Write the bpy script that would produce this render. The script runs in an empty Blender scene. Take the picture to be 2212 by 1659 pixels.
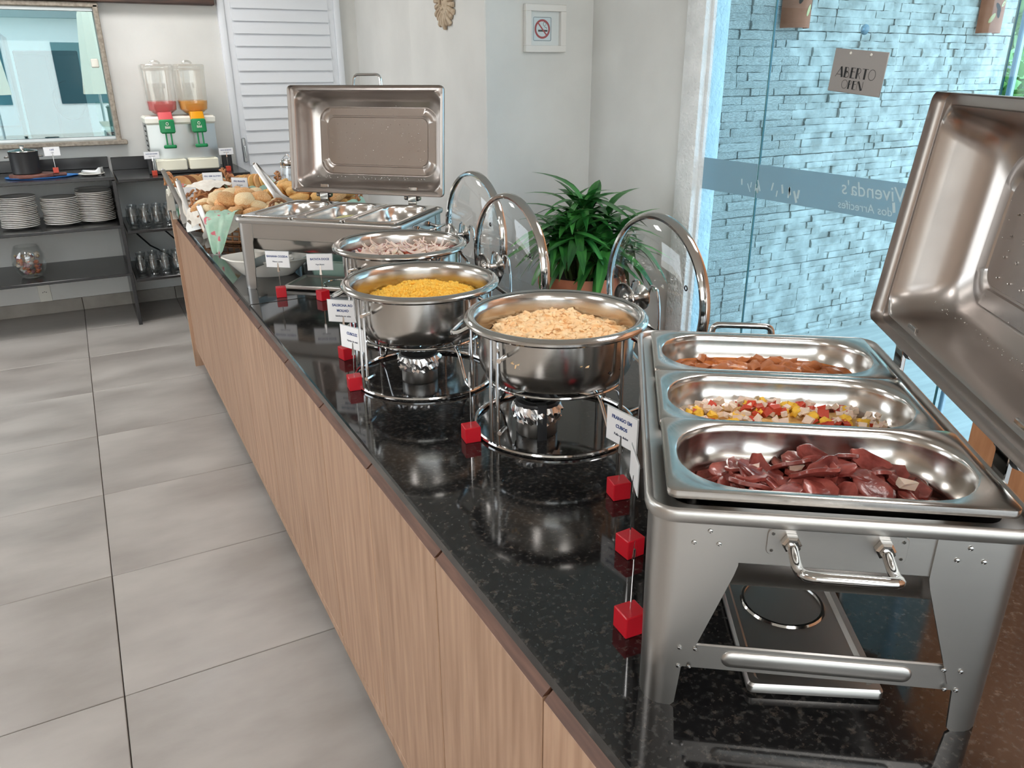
import bpy, bmesh, math, random
from mathutils import Matrix, Vector, noise
random.seed(7)
SC = bpy.context.scene
COL = SC.collection
PI = math.pi
R = math.radians

# ---------------------------------------------------------------- camera, light, exposure
cam_d = bpy.data.cameras.new('camera'); cam = bpy.data.objects.new('camera', cam_d); COL.objects.link(cam)
YAW, PITCH, ROLL = R(28.199), R(21.878), R(-0.315)
_f0 = Vector((math.sin(YAW), math.cos(YAW), 0)); _r0 = Vector((math.cos(YAW), -math.sin(YAW), 0)); _u0 = Vector((0, 0, 1))
_f = _f0*math.cos(PITCH)-_u0*math.sin(PITCH); _u = _u0*math.cos(PITCH)+_f0*math.sin(PITCH)
_r = _r0*math.cos(ROLL)+_u*math.sin(ROLL); _u = _u*math.cos(ROLL)-_r0*math.sin(ROLL)
m = Matrix((( _r.x, _u.x, -_f.x, -0.357), (_r.y, _u.y, -_f.y, 0.0), (_r.z, _u.z, -_f.z, 1.54), (0, 0, 0, 1)))
cam.matrix_world = m
cam_d.sensor_width = 36; cam_d.lens = 1684.2/2212*36; cam_d.clip_start = 0.02; cam_d.clip_end = 200
SC.camera = cam

w = bpy.data.worlds.new('sky'); SC.world = w; w.use_nodes = True
bg = w.node_tree.nodes['Background']; bg.inputs[0].default_value = (0.86, 0.94, 1.0, 1); bg.inputs[1].default_value = 3.4

sun_d = bpy.data.lights.new('sun', 'SUN'); sun = bpy.data.objects.new('sun', sun_d); COL.objects.link(sun)
sun_d.energy = 3.5; sun_d.angle = R(1.0); sun_d.color = (1, .95, .86)
sun.rotation_euler = Vector((-0.12, -0.60, -0.85)).to_track_quat('-Z', 'Y').to_euler()
SC.view_settings.view_transform = 'Standard'; SC.view_settings.look = 'None'; SC.view_settings.gamma = 1
SC.view_settings.exposure = 0.68
SC.view_settings.use_curve_mapping = False

# ---------------------------------------------------------------- helpers
def S(r, g, b):
    def c(x):
        x /= 255.0
        return x/12.92 if x <= .04045 else ((x+.055)/1.055)**2.4
    return (c(r), c(g), c(b), 1)

class MB:
    def __init__(s): s.v = []; s.f = []
    def add(s, vs, fs):
        o = len(s.v); s.v += [tuple(v) for v in vs]; s.f += [tuple(i+o for i in f) for f in fs]; return s
    def box(s, c, d, M=None):
        x, y, z = d[0]/2, d[1]/2, d[2]/2
        vs = [(c[0]+a*x, c[1]+b*y, c[2]+e*z) for e in (-1, 1) for a, b in ((-1, -1), (1, -1), (1, 1), (-1, 1))]
        if M: vs = [M @ Vector(v) for v in vs]
        return s.add(vs, [(3, 2, 1, 0), (4, 5, 6, 7), (0, 1, 5, 4), (1, 2, 6, 5), (2, 3, 7, 6), (3, 0, 4, 7)])
    def loft(s, loops, c0=False, c1=False):
        n = len(loops[0]); vs = [p for l in loops for p in l]; fs = []
        for i in range(len(loops)-1):
            for j in range(n):
                k = (j+1) % n; fs.append((i*n+j, i*n+k, (i+1)*n+k, (i+1)*n+j))
        if c0: fs.append(tuple(reversed(range(n))))
        if c1: fs.append(tuple(range((len(loops)-1)*n, len(loops)*n)))
        return s.add(vs, fs)
    def lathe(s, prof, n=24, c=(0, 0, 0), c0=False, c1=False, M=None):
        L = []
        for r, z in prof:
            l = [Vector((r*math.cos(2*PI*k/n), r*math.sin(2*PI*k/n), z)) for k in range(n)]
            if M: l = [M @ p for p in l]
            L.append([p+Vector(c) for p in l])
        return s.loft(L, c0, c1)
    def tube(s, pts, r, n=8, closed=False, cap=True):
        P = [Vector(p) for p in pts]; L = []; N = len(P); up = None
        for i in range(N):
            a = P[(i-1) % N] if (closed or i > 0) else P[i]; b = P[(i+1) % N] if (closed or i < N-1) else P[i]
            t = (b-a).normalized()
            if up is None: up = t.orthogonal().normalized()
            up = (up-t*up.dot(t)); up = up.normalized() if up.length > 1e-6 else t.orthogonal().normalized()
            q = t.cross(up); rr = r[i] if isinstance(r, (list, tuple)) else r
            L.append([P[i]+(up*math.cos(2*PI*k/n)+q*math.sin(2*PI*k/n))*rr for k in range(n)])
        if closed: L.append(L[0]); return s.loft(L)
        return s.loft(L, cap, cap)
    def prism(s, poly, h0, h1, axis='z'):
        def P(a, b, h): return (a, b, h) if axis == 'z' else ((a, h, b) if axis == 'y' else (h, a, b))
        return s.loft([[P(a, b, h0) for a, b in poly], [P(a, b, h1) for a, b in poly]], True, True)
    def rbox(s, c, d, bev=.004, k=2, M=None):
        x, y, z = c; X, Y, Z = d; b = min(bev, X/2.01, Y/2.01, Z/2.01)
        L = [rr(X-2*b, Y-2*b, b*.3, k, z-Z/2, x, y), rr(X, Y, b, k, z-Z/2+b, x, y), rr(X, Y, b, k, z+Z/2-b, x, y), rr(X-2*b, Y-2*b, b*.3, k, z+Z/2, x, y)]
        if M: L = [[M @ Vector(p) for p in l] for l in L]
        return s.loft(L, True, True)
    def xf(s, M): s.v = [tuple(M @ Vector(v)) for v in s.v]; return s
    def mesh(s, name, ang=38, smooth=True):
        me = bpy.data.meshes.new(name); me.from_pydata(s.v, [], s.f)
        bm = bmesh.new(); bm.from_mesh(me); bmesh.ops.recalc_face_normals(bm, faces=bm.faces); bm.to_mesh(me); bm.free()
        if smooth:
            me.polygons.foreach_set('use_smooth', [True]*len(me.polygons)); me.set_sharp_from_angle(angle=R(ang))
        return me
    def build(s, name, mt, parent=None, ang=38, smooth=True, loc=None, rot=None):
        return mob(name, s.mesh(name, ang, smooth), mt, parent, loc, rot)

def mob(name, me, mt, parent=None, loc=None, rot=None):
    if mt is not None and not me.materials: me.materials.append(mt)
    o = bpy.data.objects.new(name, me); COL.objects.link(o)
    if mt is not None and me.materials[0] != mt:
        o.material_slots[0].link = 'OBJECT'; o.material_slots[0].material = mt
    if parent: o.parent = parent
    if loc is not None: o.location = loc
    if rot is not None: o.rotation_euler = rot
    return o

def rr(w, l, r, k=6, z=0, cx=0, cy=0):
    """rounded rectangle loop in the xy plane"""
    r = max(1e-5, min(r, w/2, l/2)); P = []
    for sx, sy, a0 in ((1, 1, 0), (-1, 1, 90), (-1, -1, 180), (1, -1, 270)):
        for i in range(k+1):
            a = R(a0+90*i/k); P.append((cx+sx*(w/2-r)+r*math.cos(a), cy+sy*(l/2-r)+r*math.sin(a), z))
    return P

def tag(o, label, cat, group=None, kind=None):
    o['label'] = label; o['category'] = cat
    if group: o['group'] = group
    if kind: o['kind'] = kind
    return o
def struct(o, label=None, cat=None):
    o['kind'] = 'structure'
    if label: o['label'] = label; o['category'] = cat or 'structure'
    return o
def thing(name, label, cat, loc=(0, 0, 0), rz=0, group=None):
    o = bpy.data.objects.new(name, None); COL.objects.link(o); o.empty_display_size = .05
    o.location = loc; o.rotation_euler = (0, 0, rz); return tag(o, label, cat, group)
def ctree(o, parent=None):
    c = o.copy(); COL.objects.link(c); c.parent = parent
    for ch in list(o.children): ctree(ch, c)
    return c

def fillet(pts, r=.01, k=4, closed=False):
    """round the corners of a polyline"""
    P = [Vector(p) for p in pts]; out = []
    n = len(P)
    for i in range(n):
        if not closed and i in (0, n-1): out.append(P[i]); continue
        a, b, c = P[i-1], P[i], P[(i+1) % n]
        u = (a-b); v = (c-b); d = min(r, u.length*.45, v.length*.45); p0 = b+u.normalized()*d; p1 = b+v.normalized()*d
        for j in range(k+1):
            t = j/k; out.append(p0*(1-t)**2+b*2*t*(1-t)+p1*t*t)
    return out

# ---------------------------------------------------------------- materials
def newmat(name):
    mt = bpy.data.materials.new(name); mt.use_nodes = True; nt = mt.node_tree
    return mt, nt, nt.nodes['Principled BSDF']
def plain(name, col, rough=.5, metal=0, spec=None, coat=0, trans=0, ior=None, emis=None, sss=0, alpha=None):
    mt, nt, b = newmat(name)
    b.inputs['Base Color'].default_value = col; b.inputs['Roughness'].default_value = rough; b.inputs['Metallic'].default_value = metal
    if spec is not None: b.inputs['Specular IOR Level'].default_value = spec
    if coat: b.inputs['Coat Weight'].default_value = coat; b.inputs['Coat Roughness'].default_value = .05
    if trans: b.inputs['Transmission Weight'].default_value = trans
    if ior: b.inputs['IOR'].default_value = ior
    if sss: b.inputs['Subsurface Weight'].default_value = sss; b.inputs['Subsurface Radius'].default_value = (.02, .01, .005)
    if emis: b.inputs['Emission Color'].default_value = emis[0]; b.inputs['Emission Strength'].default_value = emis[1]
    return mt
def noisy(name, c1, c2, scale=8, rough=.5, stretch=(1, 1, 1), bump=0, metal=0, detail=6, lo=.35, hi=.65, rough2=None, coat=0, bscale=None, coord='Object', rnd=0, sss=0, spec=None):
    mt, nt, b = newmat(name); N = nt.nodes; L = nt.links
    tc = N.new('ShaderNodeTexCoord'); mp = N.new('ShaderNodeMapping'); mp.inputs['Scale'].default_value = stretch
    L.new(tc.outputs[coord], mp.inputs[0]); vec = mp.outputs[0]
    if rnd:
        oi = N.new('ShaderNodeObjectInfo'); va = N.new('ShaderNodeVectorMath'); va.operation = 'ADD'
        sc = N.new('ShaderNodeMath'); sc.operation = 'MULTIPLY'; sc.inputs[1].default_value = 37.0
        L.new(oi.outputs['Random'], sc.inputs[0]); L.new(mp.outputs[0], va.inputs[0]); L.new(sc.outputs[0], va.inputs[1]); vec = va.outputs[0]
    nz = N.new('ShaderNodeTexNoise'); nz.inputs['Scale'].default_value = scale; nz.inputs['Detail'].default_value = detail; L.new(vec, nz.inputs['Vector'])
    cr = N.new('ShaderNodeValToRGB'); cr.color_ramp.elements[0].position = lo; cr.color_ramp.elements[1].position = hi
    cr.color_ramp.elements[0].color = c1; cr.color_ramp.elements[1].color = c2
    L.new(nz.outputs['Fac'], cr.inputs[0]); out = cr.outputs[0]
    if rnd:
        hs = N.new('ShaderNodeHueSaturation'); mr = N.new('ShaderNodeMapRange'); mr.inputs[3].default_value = 1-rnd; mr.inputs[4].default_value = 1+rnd
        L.new(oi.outputs['Random'], mr.inputs[0]); L.new(mr.outputs[0], hs.inputs['Value']); L.new(out, hs.inputs['Color']); out = hs.outputs[0]
    L.new(out, b.inputs['Base Color']); b.inputs['Roughness'].default_value = rough; b.inputs['Metallic'].default_value = metal
    if spec is not None: b.inputs['Specular IOR Level'].default_value = spec
    if rough2 is not None:
        r_ = N.new('ShaderNodeMapRange'); r_.inputs[1].default_value = lo; r_.inputs[2].default_value = hi; r_.inputs[3].default_value = rough; r_.inputs[4].default_value = rough2
        L.new(nz.outputs['Fac'], r_.inputs[0]); L.new(r_.outputs[0], b.inputs['Roughness'])
    if coat: b.inputs['Coat Weight'].default_value = coat
    if sss: b.inputs['Subsurface Weight'].default_value = sss; b.inputs['Subsurface Radius'].default_value = (.01, .006, .003)
    if bump:
        n2 = nz
        if bscale:
            n2 = N.new('ShaderNodeTexNoise'); n2.inputs['Scale'].default_value = bscale; n2.inputs['Detail'].default_value = 5; L.new(vec, n2.inputs['Vector'])
        bp = N.new('ShaderNodeBump'); bp.inputs['Strength'].default_value = bump; bp.inputs['Distance'].default_value = .01
        L.new(n2.outputs['Fac'], bp.inputs['Height']); L.new(bp.outputs[0], b.inputs['Normal'])
    return mt
def thin_glass(name, tint, refl=1.0, rough=0.0, ior=1.5, haze=0, hazecol=(1, 1, 1, 1)):
    mt = bpy.data.materials.new(name); mt.use_nodes = True; nt = mt.node_tree; N = nt.nodes; L = nt.links
    N.remove(N['Principled BSDF']); out = N['Material Output']
    tr = N.new('ShaderNodeBsdfTransparent'); tr.inputs[0].default_value = tint
    gl = N.new('ShaderNodeBsdfGlossy'); gl.inputs['Roughness'].default_value = rough; gl.inputs[0].default_value = (1, 1, 1, 1)
    lw = N.new('ShaderNodeLayerWeight'); lw.inputs[0].default_value = .5      # Schlick reflectance, same for both faces
    pw = N.new('ShaderNodeMath'); pw.operation = 'POWER'; pw.inputs[1].default_value = 5; L.new(lw.outputs['Facing'], pw.inputs[0])
    F0 = ((ior-1)/(ior+1))**2*refl
    mu = N.new('ShaderNodeMath'); mu.operation = 'MULTIPLY_ADD'; mu.inputs[1].default_value = 1-F0; mu.inputs[2].default_value = F0; mu.use_clamp = True; L.new(pw.outputs[0], mu.inputs[0])
    mx = N.new('ShaderNodeMixShader'); L.new(mu.outputs[0], mx.inputs[0])
    first = tr
    if haze:
        df = N.new('ShaderNodeBsdfTranslucent'); df.inputs[0].default_value = hazecol
        d2 = N.new('ShaderNodeBsdfDiffuse'); d2.inputs[0].default_value = hazecol
        m0 = N.new('ShaderNodeMixShader'); m0.inputs[0].default_value = .5; L.new(df.outputs[0], m0.inputs[1]); L.new(d2.outputs[0], m0.inputs[2])
        m2 = N.new('ShaderNodeMixShader'); m2.inputs[0].default_value = haze; L.new(tr.outputs[0], m2.inputs[1]); L.new(m0.outputs[0], m2.inputs[2]); first = m2
    L.new(first.outputs[0], mx.inputs[1]); L.new(gl.outputs[0], mx.inputs[2]); L.new(mx.outputs[0], out.inputs[0])
    return mt

WALL = noisy('wall_paint', S(214, 214, 211), S(222, 222, 219), 3, .85, bump=.05, bscale=180)
PLASTER = noisy('rough_plaster', S(225, 228, 228), S(240, 242, 242), 10, .9, bump=.9, bscale=55)
CEIL = plain('ceiling_paint', S(205, 203, 198), .9)
TILE = noisy('floor_tile', S(150, 144, 139), S(176, 171, 166), 2.2, .30, stretch=(1, 2.0, 1), bump=.10, detail=8, rough2=.46, rnd=.05, bscale=14)
GROUT = plain('grout', S(96, 88, 82), .9)
BASET = noisy('baseboard_tile', S(142, 136, 128), S(164, 158, 150), 6, .5, rnd=.05)
WOODL = noisy('light_oak', S(156, 122, 98), S(192, 158, 132), 9, .5, stretch=(6, 6, .45), bump=.12, detail=9, rnd=.06, lo=.3, hi=.72)
WOODD = noisy('shaded_end_grain_wood', S(92, 60, 46), S(120, 82, 64), 14, .45, stretch=(6, .6, 6), detail=7)  # dark tone is end grain plus painted shade below the worktop edge
BEAMW = noisy('dark_beam_wood', S(52, 36, 30), S(78, 54, 44), 8, .5, stretch=(.8, 6, 6))
def granite():
    mt, nt, b = newmat('black_granite'); N = nt.nodes; L = nt.links
    tc = N.new('ShaderNodeTexCoord')
    n1 = N.new('ShaderNodeTexNoise'); n1.inputs['Scale'].default_value = 130; n1.inputs['Detail'].default_value = 4; L.new(tc.outputs['Object'], n1.inputs[0])
    n2 = N.new('ShaderNodeTexNoise'); n2.inputs['Scale'].default_value = 70; n2.inputs['Detail'].default_value = 5; n2.inputs['Roughness'].default_value = .7; L.new(tc.outputs['Object'], n2.inputs[0])
    c1 = N.new('ShaderNodeValToRGB'); e = c1.color_ramp.elements; e[0].position = .50; e[0].color = (.0085, .0085, .009, 1); e[1].position = .79; e[1].color = (.050, .049, .047, 1); L.new(n1.outputs['Fac'], c1.inputs[0])
    c2 = N.new('ShaderNodeValToRGB'); e = c2.color_ramp.elements; e[0].position = .56; e[0].color = (0, 0, 0, 1); e[1].position = .79; e[1].color = (.095, .076, .060, 1); L.new(n2.outputs['Fac'], c2.inputs[0])
    a = N.new('ShaderNodeMix'); a.data_type = 'RGBA'; a.blend_type = 'ADD'; a.inputs[0].default_value = 1; L.new(c1.outputs[0], a.inputs[6]); L.new(c2.outputs[0], a.inputs[7])
    L.new(a.outputs[2], b.inputs['Base Color']); b.inputs['Roughness'].default_value = .07; b.inputs['IOR'].default_value = 1.55
    return mt
GRAN = granite()
GRAN2 = plain('honed_black_stone', S(38, 37, 38), .22)
def steel(name, col, rough, stretch=None, amt=.05, scale=30):
    mt, nt, b = newmat(name); N = nt.nodes; L = nt.links
    b.inputs['Metallic'].default_value = 1; b.inputs['Base Color'].default_value = col; b.inputs['Roughness'].default_value = rough
    if stretch:
        tc = N.new('ShaderNodeTexCoord'); mp = N.new('ShaderNodeMapping'); mp.inputs['Scale'].default_value = stretch; L.new(tc.outputs['Object'], mp.inputs[0])
        nz = N.new('ShaderNodeTexNoise'); nz.inputs['Scale'].default_value = scale; nz.inputs['Detail'].default_value = 6; L.new(mp.outputs[0], nz.inputs[0])
        mr = N.new('ShaderNodeMapRange'); mr.inputs[1].default_value = .3; mr.inputs[2].default_value = .7; mr.inputs[3].default_value = rough-amt; mr.inputs[4].default_value = rough+amt
        L.new(nz.outputs['Fac'], mr.inputs[0]); L.new(mr.outputs[0], b.inputs['Roughness'])
    return mt
STEEL = steel('brushed_steel', S(184, 182, 179), .36, (1, 1, 20), .015)
STEELH = steel('brushed_steel_across', S(184, 182, 179), .36, (1.5, 1.5, 22), .015)
STEELD = steel('worn_lid_steel', S(180, 174, 170), .30, (3, 3, 3), .02, 9)
POL = steel('polished_steel', S(206, 205, 203), .09, (2, 2, 2), .01)
WIRE = steel('chrome_wire', S(226, 226, 226), .10)
PANST = steel('pan_steel', S(200, 196, 191), .19, (2, 2, 12), .02)
FOILM = steel('foil', S(240, 240, 240), .24)
BLACKP = plain('black_plastic', S(26, 26, 28), .35)
BLACKM = plain('black_enamel', S(34, 34, 36), .42)
WHITEP = plain('white_plastic', S(232, 230, 220), .35)
WHITEC = plain('white_ceramic', S(236, 233, 226), .18, coat=.4)
CARD = plain('card_paper', S(238, 238, 240), .45)
PRINTB = plain('print_blue', S(52, 74, 128), .6)
PRINTG = plain('print_grey', S(70, 74, 92), .6)
PRINTK = plain('print_black', S(14, 14, 16), .5)
ACR = plain('red_acrylic', S(196, 24, 40), .35, sss=.4)
ACRO = plain('orange_red_acrylic', S(190, 62, 40), .35)
CLEAR = thin_glass('clear_glass', (.975, .985, .985, 1), 1.5)
DRINK = thin_glass('drinking_glass', (.93, .945, .95, 1), 2.4, ior=1.5)
TERR = noisy('terracotta', S(176, 104, 74), S(198, 124, 92), 12, .75, bump=.1)
PAPER = plain('sign_white', S(236, 238, 238), .4)
REDP = plain('print_red', S(168, 40, 52), .5)

def text(s, size, mt, parent, loc, rot=(R(90), 0, 0), align='CENTER', ext=.0002, name='lettering', sx=1, bold=0, shear=0):
    cu = bpy.data.curves.new('t', 'FONT'); cu.body = s; cu.size = size; cu.align_x = align; cu.align_y = 'CENTER'; cu.extrude = ext; cu.resolution_u = 3; cu.offset = bold; cu.shear = shear
    tmp = bpy.data.objects.new('t', cu); COL.objects.link(tmp); bpy.context.view_layer.update()
    me = bpy.data.meshes.new_from_object(tmp.evaluated_get(bpy.context.evaluated_depsgraph_get()))
    bpy.data.objects.remove(tmp); me.materials.clear(); me.materials.append(mt)
    o = bpy.data.objects.new(name, me); COL.objects.link(o); o.parent = parent; o.location = loc; o.rotation_euler = rot; o.scale = (sx, 1, 1)
    return o
# ================================================================= SETTING
XG = 2.2; YB = 6.08
fl = MB().box((-.9, 1.3, -.03), (6.2, 9.7, .044)).build('floor', GROUT, smooth=False); struct(fl, 'grey concrete-look tile floor with narrow dark joints', 'floor')
tm = MB().rbox((0, 0, 0), (.602, .602, .012), .0015, 1).mesh('floor_tile')
for i in range(-5, 5):
    for j in range(-6, 7):
        x = -.505+.605*(i+.5); y = 1.915+.605*(j+.5)
        if x > 2.0 or y > 5.9: continue
        mob('floor_tile', tm, TILE, fl, (x, y, -.004))
# back wall with the window hole and the door hole
wb = MB()
WZ0, WZ1, WX1, WX0 = 1.125, 1.93, -.10, -2.2
for x0, x1, z0, z1 in ((-4.0, WX0, 0, 2.75), (WX0, WX1, 0, WZ0), (WX0, WX1, WZ1, 2.75), (WX1, .66, 0, 2.75), (.66, 1.49, 2.12, 2.75), (1.49, 1.62, 0, 2.75)):
    wb.box(((x0+x1)/2, YB+.06, (z0+z1)/2), (x1-x0, .12, z1-z0))
struct(wb.build('wall_back', WALL, smooth=False), 'white painted back wall behind the shelves', 'wall')
# stepped wall on the right: return wall, pillar, corner
w1 = MB(); w1.box((1.70, 5.47, 1.375), (.16, 1.22, 2.75)); struct(w1.build('wall_return', WALL, smooth=False), 'cream wall return beside the louvred door', 'wall')
w2 = MB(); w2.rbox((1.9275, 4.34, 1.375), (.745, 1.02, 2.75), .004, 1); struct(w2.build('wall_pillar', WALL), 'white wall pillar carrying the no smoking picture and sun ornament', 'wall')
w3 = MB(); w3.box((2.26, 3.43, 1.375), (.12, .80, 2.75)); struct(w3.build('wall_right', WALL, smooth=False), 'white side wall behind the potted plant', 'wall')
w4 = MB(); w4.rbox((2.245, 2.985, 1.375), (.13, .13, 2.75), .012, 2); w4.rbox((2.26, 3.05, 1.375), (.10, .30, 2.75), .012, 2)
struct(w4.build('trim_1', PLASTER), 'rough white plaster jamb at the glass front', 'jamb')
WOODW = noisy('warm_wood', S(176, 122, 84), S(198, 144, 104), 7, .5, stretch=(5, 5, .5), detail=8)
w5 = MB(); w5.box((2.21, -1.07, 1.375), (.18, 4.86, 2.75)); struct(w5.build('wall_front', WOODW, smooth=False), 'warm wood panelled wall at the end of the glass front', 'wall')
wl = MB()
for y0, y1, z0, z1 in ((-3.6, 3.1, 0, 2.75), (3.1, 5.7, 0, .8), (3.1, 5.7, 2.5, 2.75), (5.7, 6.2, 0, 2.75)): wl.box((-4.06, (y0+y1)/2, (z0+z1)/2), (.12, y1-y0, z1-z0))  # unseen opening added in this wall to side-light the back shelves
struct(wl.build('wall_left', noisy('tan_wall', S(186, 168, 152), S(198, 180, 164), 3, .8), smooth=False), 'tan side wall of the dining room', 'wall')
struct(MB().box((-.9, 1.3, 2.79), (6.44, 9.8, .08)).build('ceiling', CEIL, smooth=False), 'plain pale ceiling', 'ceiling')
# dark beam over window
struct(MB().rbox((-1.7, YB-.045, 2.02), (4.66, .09, .13), .004, 1).build('trim_2', BEAMW), 'dark brown timber beam above the window', 'beam')
# baseboard tiles
bb = MB().box((-1.1, YB-.004, .044), (3.4, .006, .088)).build('baseboard_back', GROUT, smooth=False); struct(bb, 'grey tile baseboard below the shelves', 'baseboard')
bm_ = MB().rbox((0, 0, 0), (.600, .010, .088), .001, 1).mesh('baseboard_tile')
for i in range(-4, 2): mob('baseboard_tile', bm_, BASET, bb, (-.505+.605*(i+.5), YB-.009, .046))

# ---- window 1 to the kitchen
FRST = noisy('granite_frame', S(126, 116, 104), S(158, 148, 134), 60, .4)
ALU = plain('aluminium', S(190, 194, 196), .3, metal=1)
wn = MB()
for c, d in (((WX0+WX1)/2, (WX1-WX0)+.06),):
    wn.rbox((c, YB+.03, WZ1+.008), (d, .20, .03), .004, 1); wn.rbox((c, YB+.02, WZ0-.012), (d+.06, .22, .028), .004, 1)
wn.rbox((WX1+.012, YB+.03, (WZ0+WZ1)/2), (.03, .20, WZ1-WZ0+.02), .004, 1); wn.rbox((WX0-.012, YB+.03, (WZ0+WZ1)/2), (.03, .20, WZ1-WZ0+.02), .004, 1)
win = wn.build('window_1', FRST); struct(win, 'kitchen window with speckled granite surround and sliding glass panes', 'window')
tr_ = MB()
for z in (WZ1-.014, WZ0+.012): tr_.rbox(((WX0+WX1)/2, YB+.05, z), (WX1-WX0, .05, .022), .002, 1)
tr_.build('track', ALU, win)
WGL = thin_glass('window_glass', (.58, .80, .84, 1), 3.2, ior=1.5)
MB().box((-.55, YB+.04, (WZ0+WZ1)/2), (.89, .008, .77)).build('pane', WGL, win, smooth=False)
MB().box((-1.70, YB+.06, (WZ0+WZ1)/2), (1.0, .008, .77)).build('pane', WGL, win, smooth=False)
MB().rbox((-.145, YB+.025, 1.60), (.045, .028, .055), .006, 2).build('latch', WHITEP, win)

# ---- louvred door
dr = thing('door_1', 'white louvred metal door in a white frame', 'door'); del dr['category']; dr['kind'] = 'structure'
WMET = plain('white_door_paint', S(226, 230, 236), .28)
fr = MB()
fr.rbox((.675, YB-.012, 1.05), (.045, .05, 2.14), .006, 2); fr.rbox((1.475, YB-.012, 1.05), (.045, .05, 2.14), .006, 2); fr.rbox((1.075, YB-.012, 2.13), (.84, .05, .045), .006, 2)
fr.build('door_frame', WMET, dr)
lf = MB(); lf.rbox((.72, YB-.004, 1.05), (.05, .035, 2.1), .004, 1); lf.rbox((1.43, YB-.004, 1.05), (.05, .035, 2.1), .004, 1); lf.box((1.075, YB+.02, 1.05), (.72, .01, 2.1))
lf.build('leaf_frame', WMET, dr)
sl = MB().prism([(0, 0), (.018, -.012), (.020, -.020), (.004, .078-.008), (0, .078)], -.335, .335, 'x')
slm = sl.mesh('slat')
for k in range(26): mob('slat', slm, WMET, dr, (1.075, YB-.0125, .06+.0795*k), (0, 0, PI))
lk = MB().rbox((.715, YB-.032, 1.02), (.026, .014, .17), .006, 2); lk.tube(fillet([(.715, YB-.035, 1.05), (.715, YB-.06, 1.05), (.715, YB-.06, .97)], .01), .005)
lk.build('door_handle', ALU, dr)

# ---- glass front (tinted panes, frosted lettering band)
gf = thing('window_2', 'tall blue tinted glass front with a frosted band', 'window'); del gf['category']; gf['kind'] = 'structure'
TINT = thin_glass('tinted_glass', (.56, .73, .82, 1), .8, ior=1.4)
FROST = thin_glass('frosted_band', (.66, .78, .82, 1), .6, haze=.72, hazecol=S(172, 186, 190), ior=1.35)
EDGE = plain('glass_edge', S(70, 112, 110), .1)
for y0, y1 in ((2.557, 2.92), (1.575, 2.550), (1.365, 1.568)):
    MB().box((XG+.03, (y0+y1)/2, 1.36), (.008, y1-y0, 2.70)).build('pane', TINT, gf, smooth=False)
    MB().box((XG+.0255, (y0+y1)/2, 1.09), (.0008, y1-y0-.002, .142)).build('frosted_strip', FROST, gf, smooth=False)
for y in (2.5535, 1.5715): MB().box((XG+.03, y, 1.36), (.009, .004, 2.70)).build('pane_edge', EDGE, gf, smooth=False)
MB().rbox((XG+.055, 1.558, 1.36), (.02, .016, 2.7), .003, 1).build('frame_post', plain('white_post', S(236, 238, 244), .35), gf)
ETCH = plain('etched_clear', S(196, 216, 220), .3)
ME = (R(90), 0, R(90))
text("Vivenda's", .075, ETCH, gf, (XG+.0248, 1.965, 1.115), ME, name='etched_lettering', shear=.25)
text("dos Arrecifes", .045, ETCH, gf, (XG+.0248, 1.99, 1.052), ME, name='etched_lettering', shear=.25)
def wisp(y, s):
    b = MB()
    for k in range(7):
        h = random.uniform(.02, .05)*s; yy = y+random.uniform(-.09, .09); z = 1.03+random.uniform(0, .05)
        b.box((XG+.0248, yy, z), (.0004, random.uniform(.004, .012), h), Matrix.Translation((0, yy, z)) @ Matrix.Rotation(random.uniform(-.6, .6), 4, 'X') @ Matrix.Translation((0, -yy, -z)))
    b.build('etched_waves', ETCH, gf, smooth=False)
for y in (2.62, 2.40, 1.80): wisp(y, 1)

# ---- outside: paving, stone wall, garden
OUTF = noisy('porch_floor', S(196, 194, 188), S(216, 213, 206), 4, .45, stretch=(.7, 7, 1), detail=6)
struct(MB().box((6.4, 1.2, -.02), (8.2, 9, .02)).build('floor_outside', OUTF, smooth=False), 'pale wood-look paving outside the glass', 'paving')
pj = MB()
struct(MB().box((0, 0, -.075), (120, 120, .03)).build('ground', noisy('pool_deck', S(196, 192, 184), S(210, 206, 198), 2, .8), smooth=False), 'pale paved ground around the building', 'ground')
struct(MB().box((3.75, 2.45, 2.84), (2.9, 2.2, .10)).build('shade_slab_outside', CEIL, smooth=False), 'unseen flat slab added to shade the stone wall', 'shade slab')  # out of view, added to cut the skylight on the stone wall
STB = plain('stone_backing', S(150, 148, 142), .9)
sw = MB().box((3.62, 3.32, 1.3), (2.6, .2, 2.6)).build('wall_outside', STB, smooth=False); struct(sw, 'stone clad wall seen through the glass front', 'wall')
STN = noisy('split_stone', S(176, 172, 164), S(222, 218, 210), 11, .85, bump=.55, detail=8, rnd=.06, bscale=26)
def stone_mesh(seed):
    rnd = random.Random(seed); b = MB(); nx, nz = 5, 3; P = []
    for k in range(nz):
        for i in range(nx):
            e = (i in (0, nx-1)) or (k in (0, nz-1))
            d = rnd.uniform(.55, .8) if e else rnd.uniform(.8, 1.0)
            P.append((-.5+i/(nx-1)+(rnd.uniform(-.012, .012)), -d, -.5+k/(nz-1)+(rnd.uniform(-.05, .05))))
    F = [(k*nx+i, k*nx+i+1, (k+1)*nx+i+1, (k+1)*nx+i) for k in range(nz-1) for i in range(nx-1)]
    o = len(P); ring = [k*nx+i for k, i in [(0, i) for i in range(nx)]+[(1, nx-1)]+[(2, i) for i in reversed(range(nx))]+[(1, 0)]]
    P += [(P[q][0], 0, P[q][2]) for q in ring]
    for j in range(len(ring)): F.append((ring[j], ring[(j+1) % len(ring)], o+(j+1) % len(ring), o+j))
    return b.add(P, F)
SB = [stone_mesh(s) for s in range(8)]; SMS = [b.mesh('stone', 30) for b in SB]
stones = []
seamz = [1.725+.3125*k for k in range(-6, 3)]
rs = random.Random(3)
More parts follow.
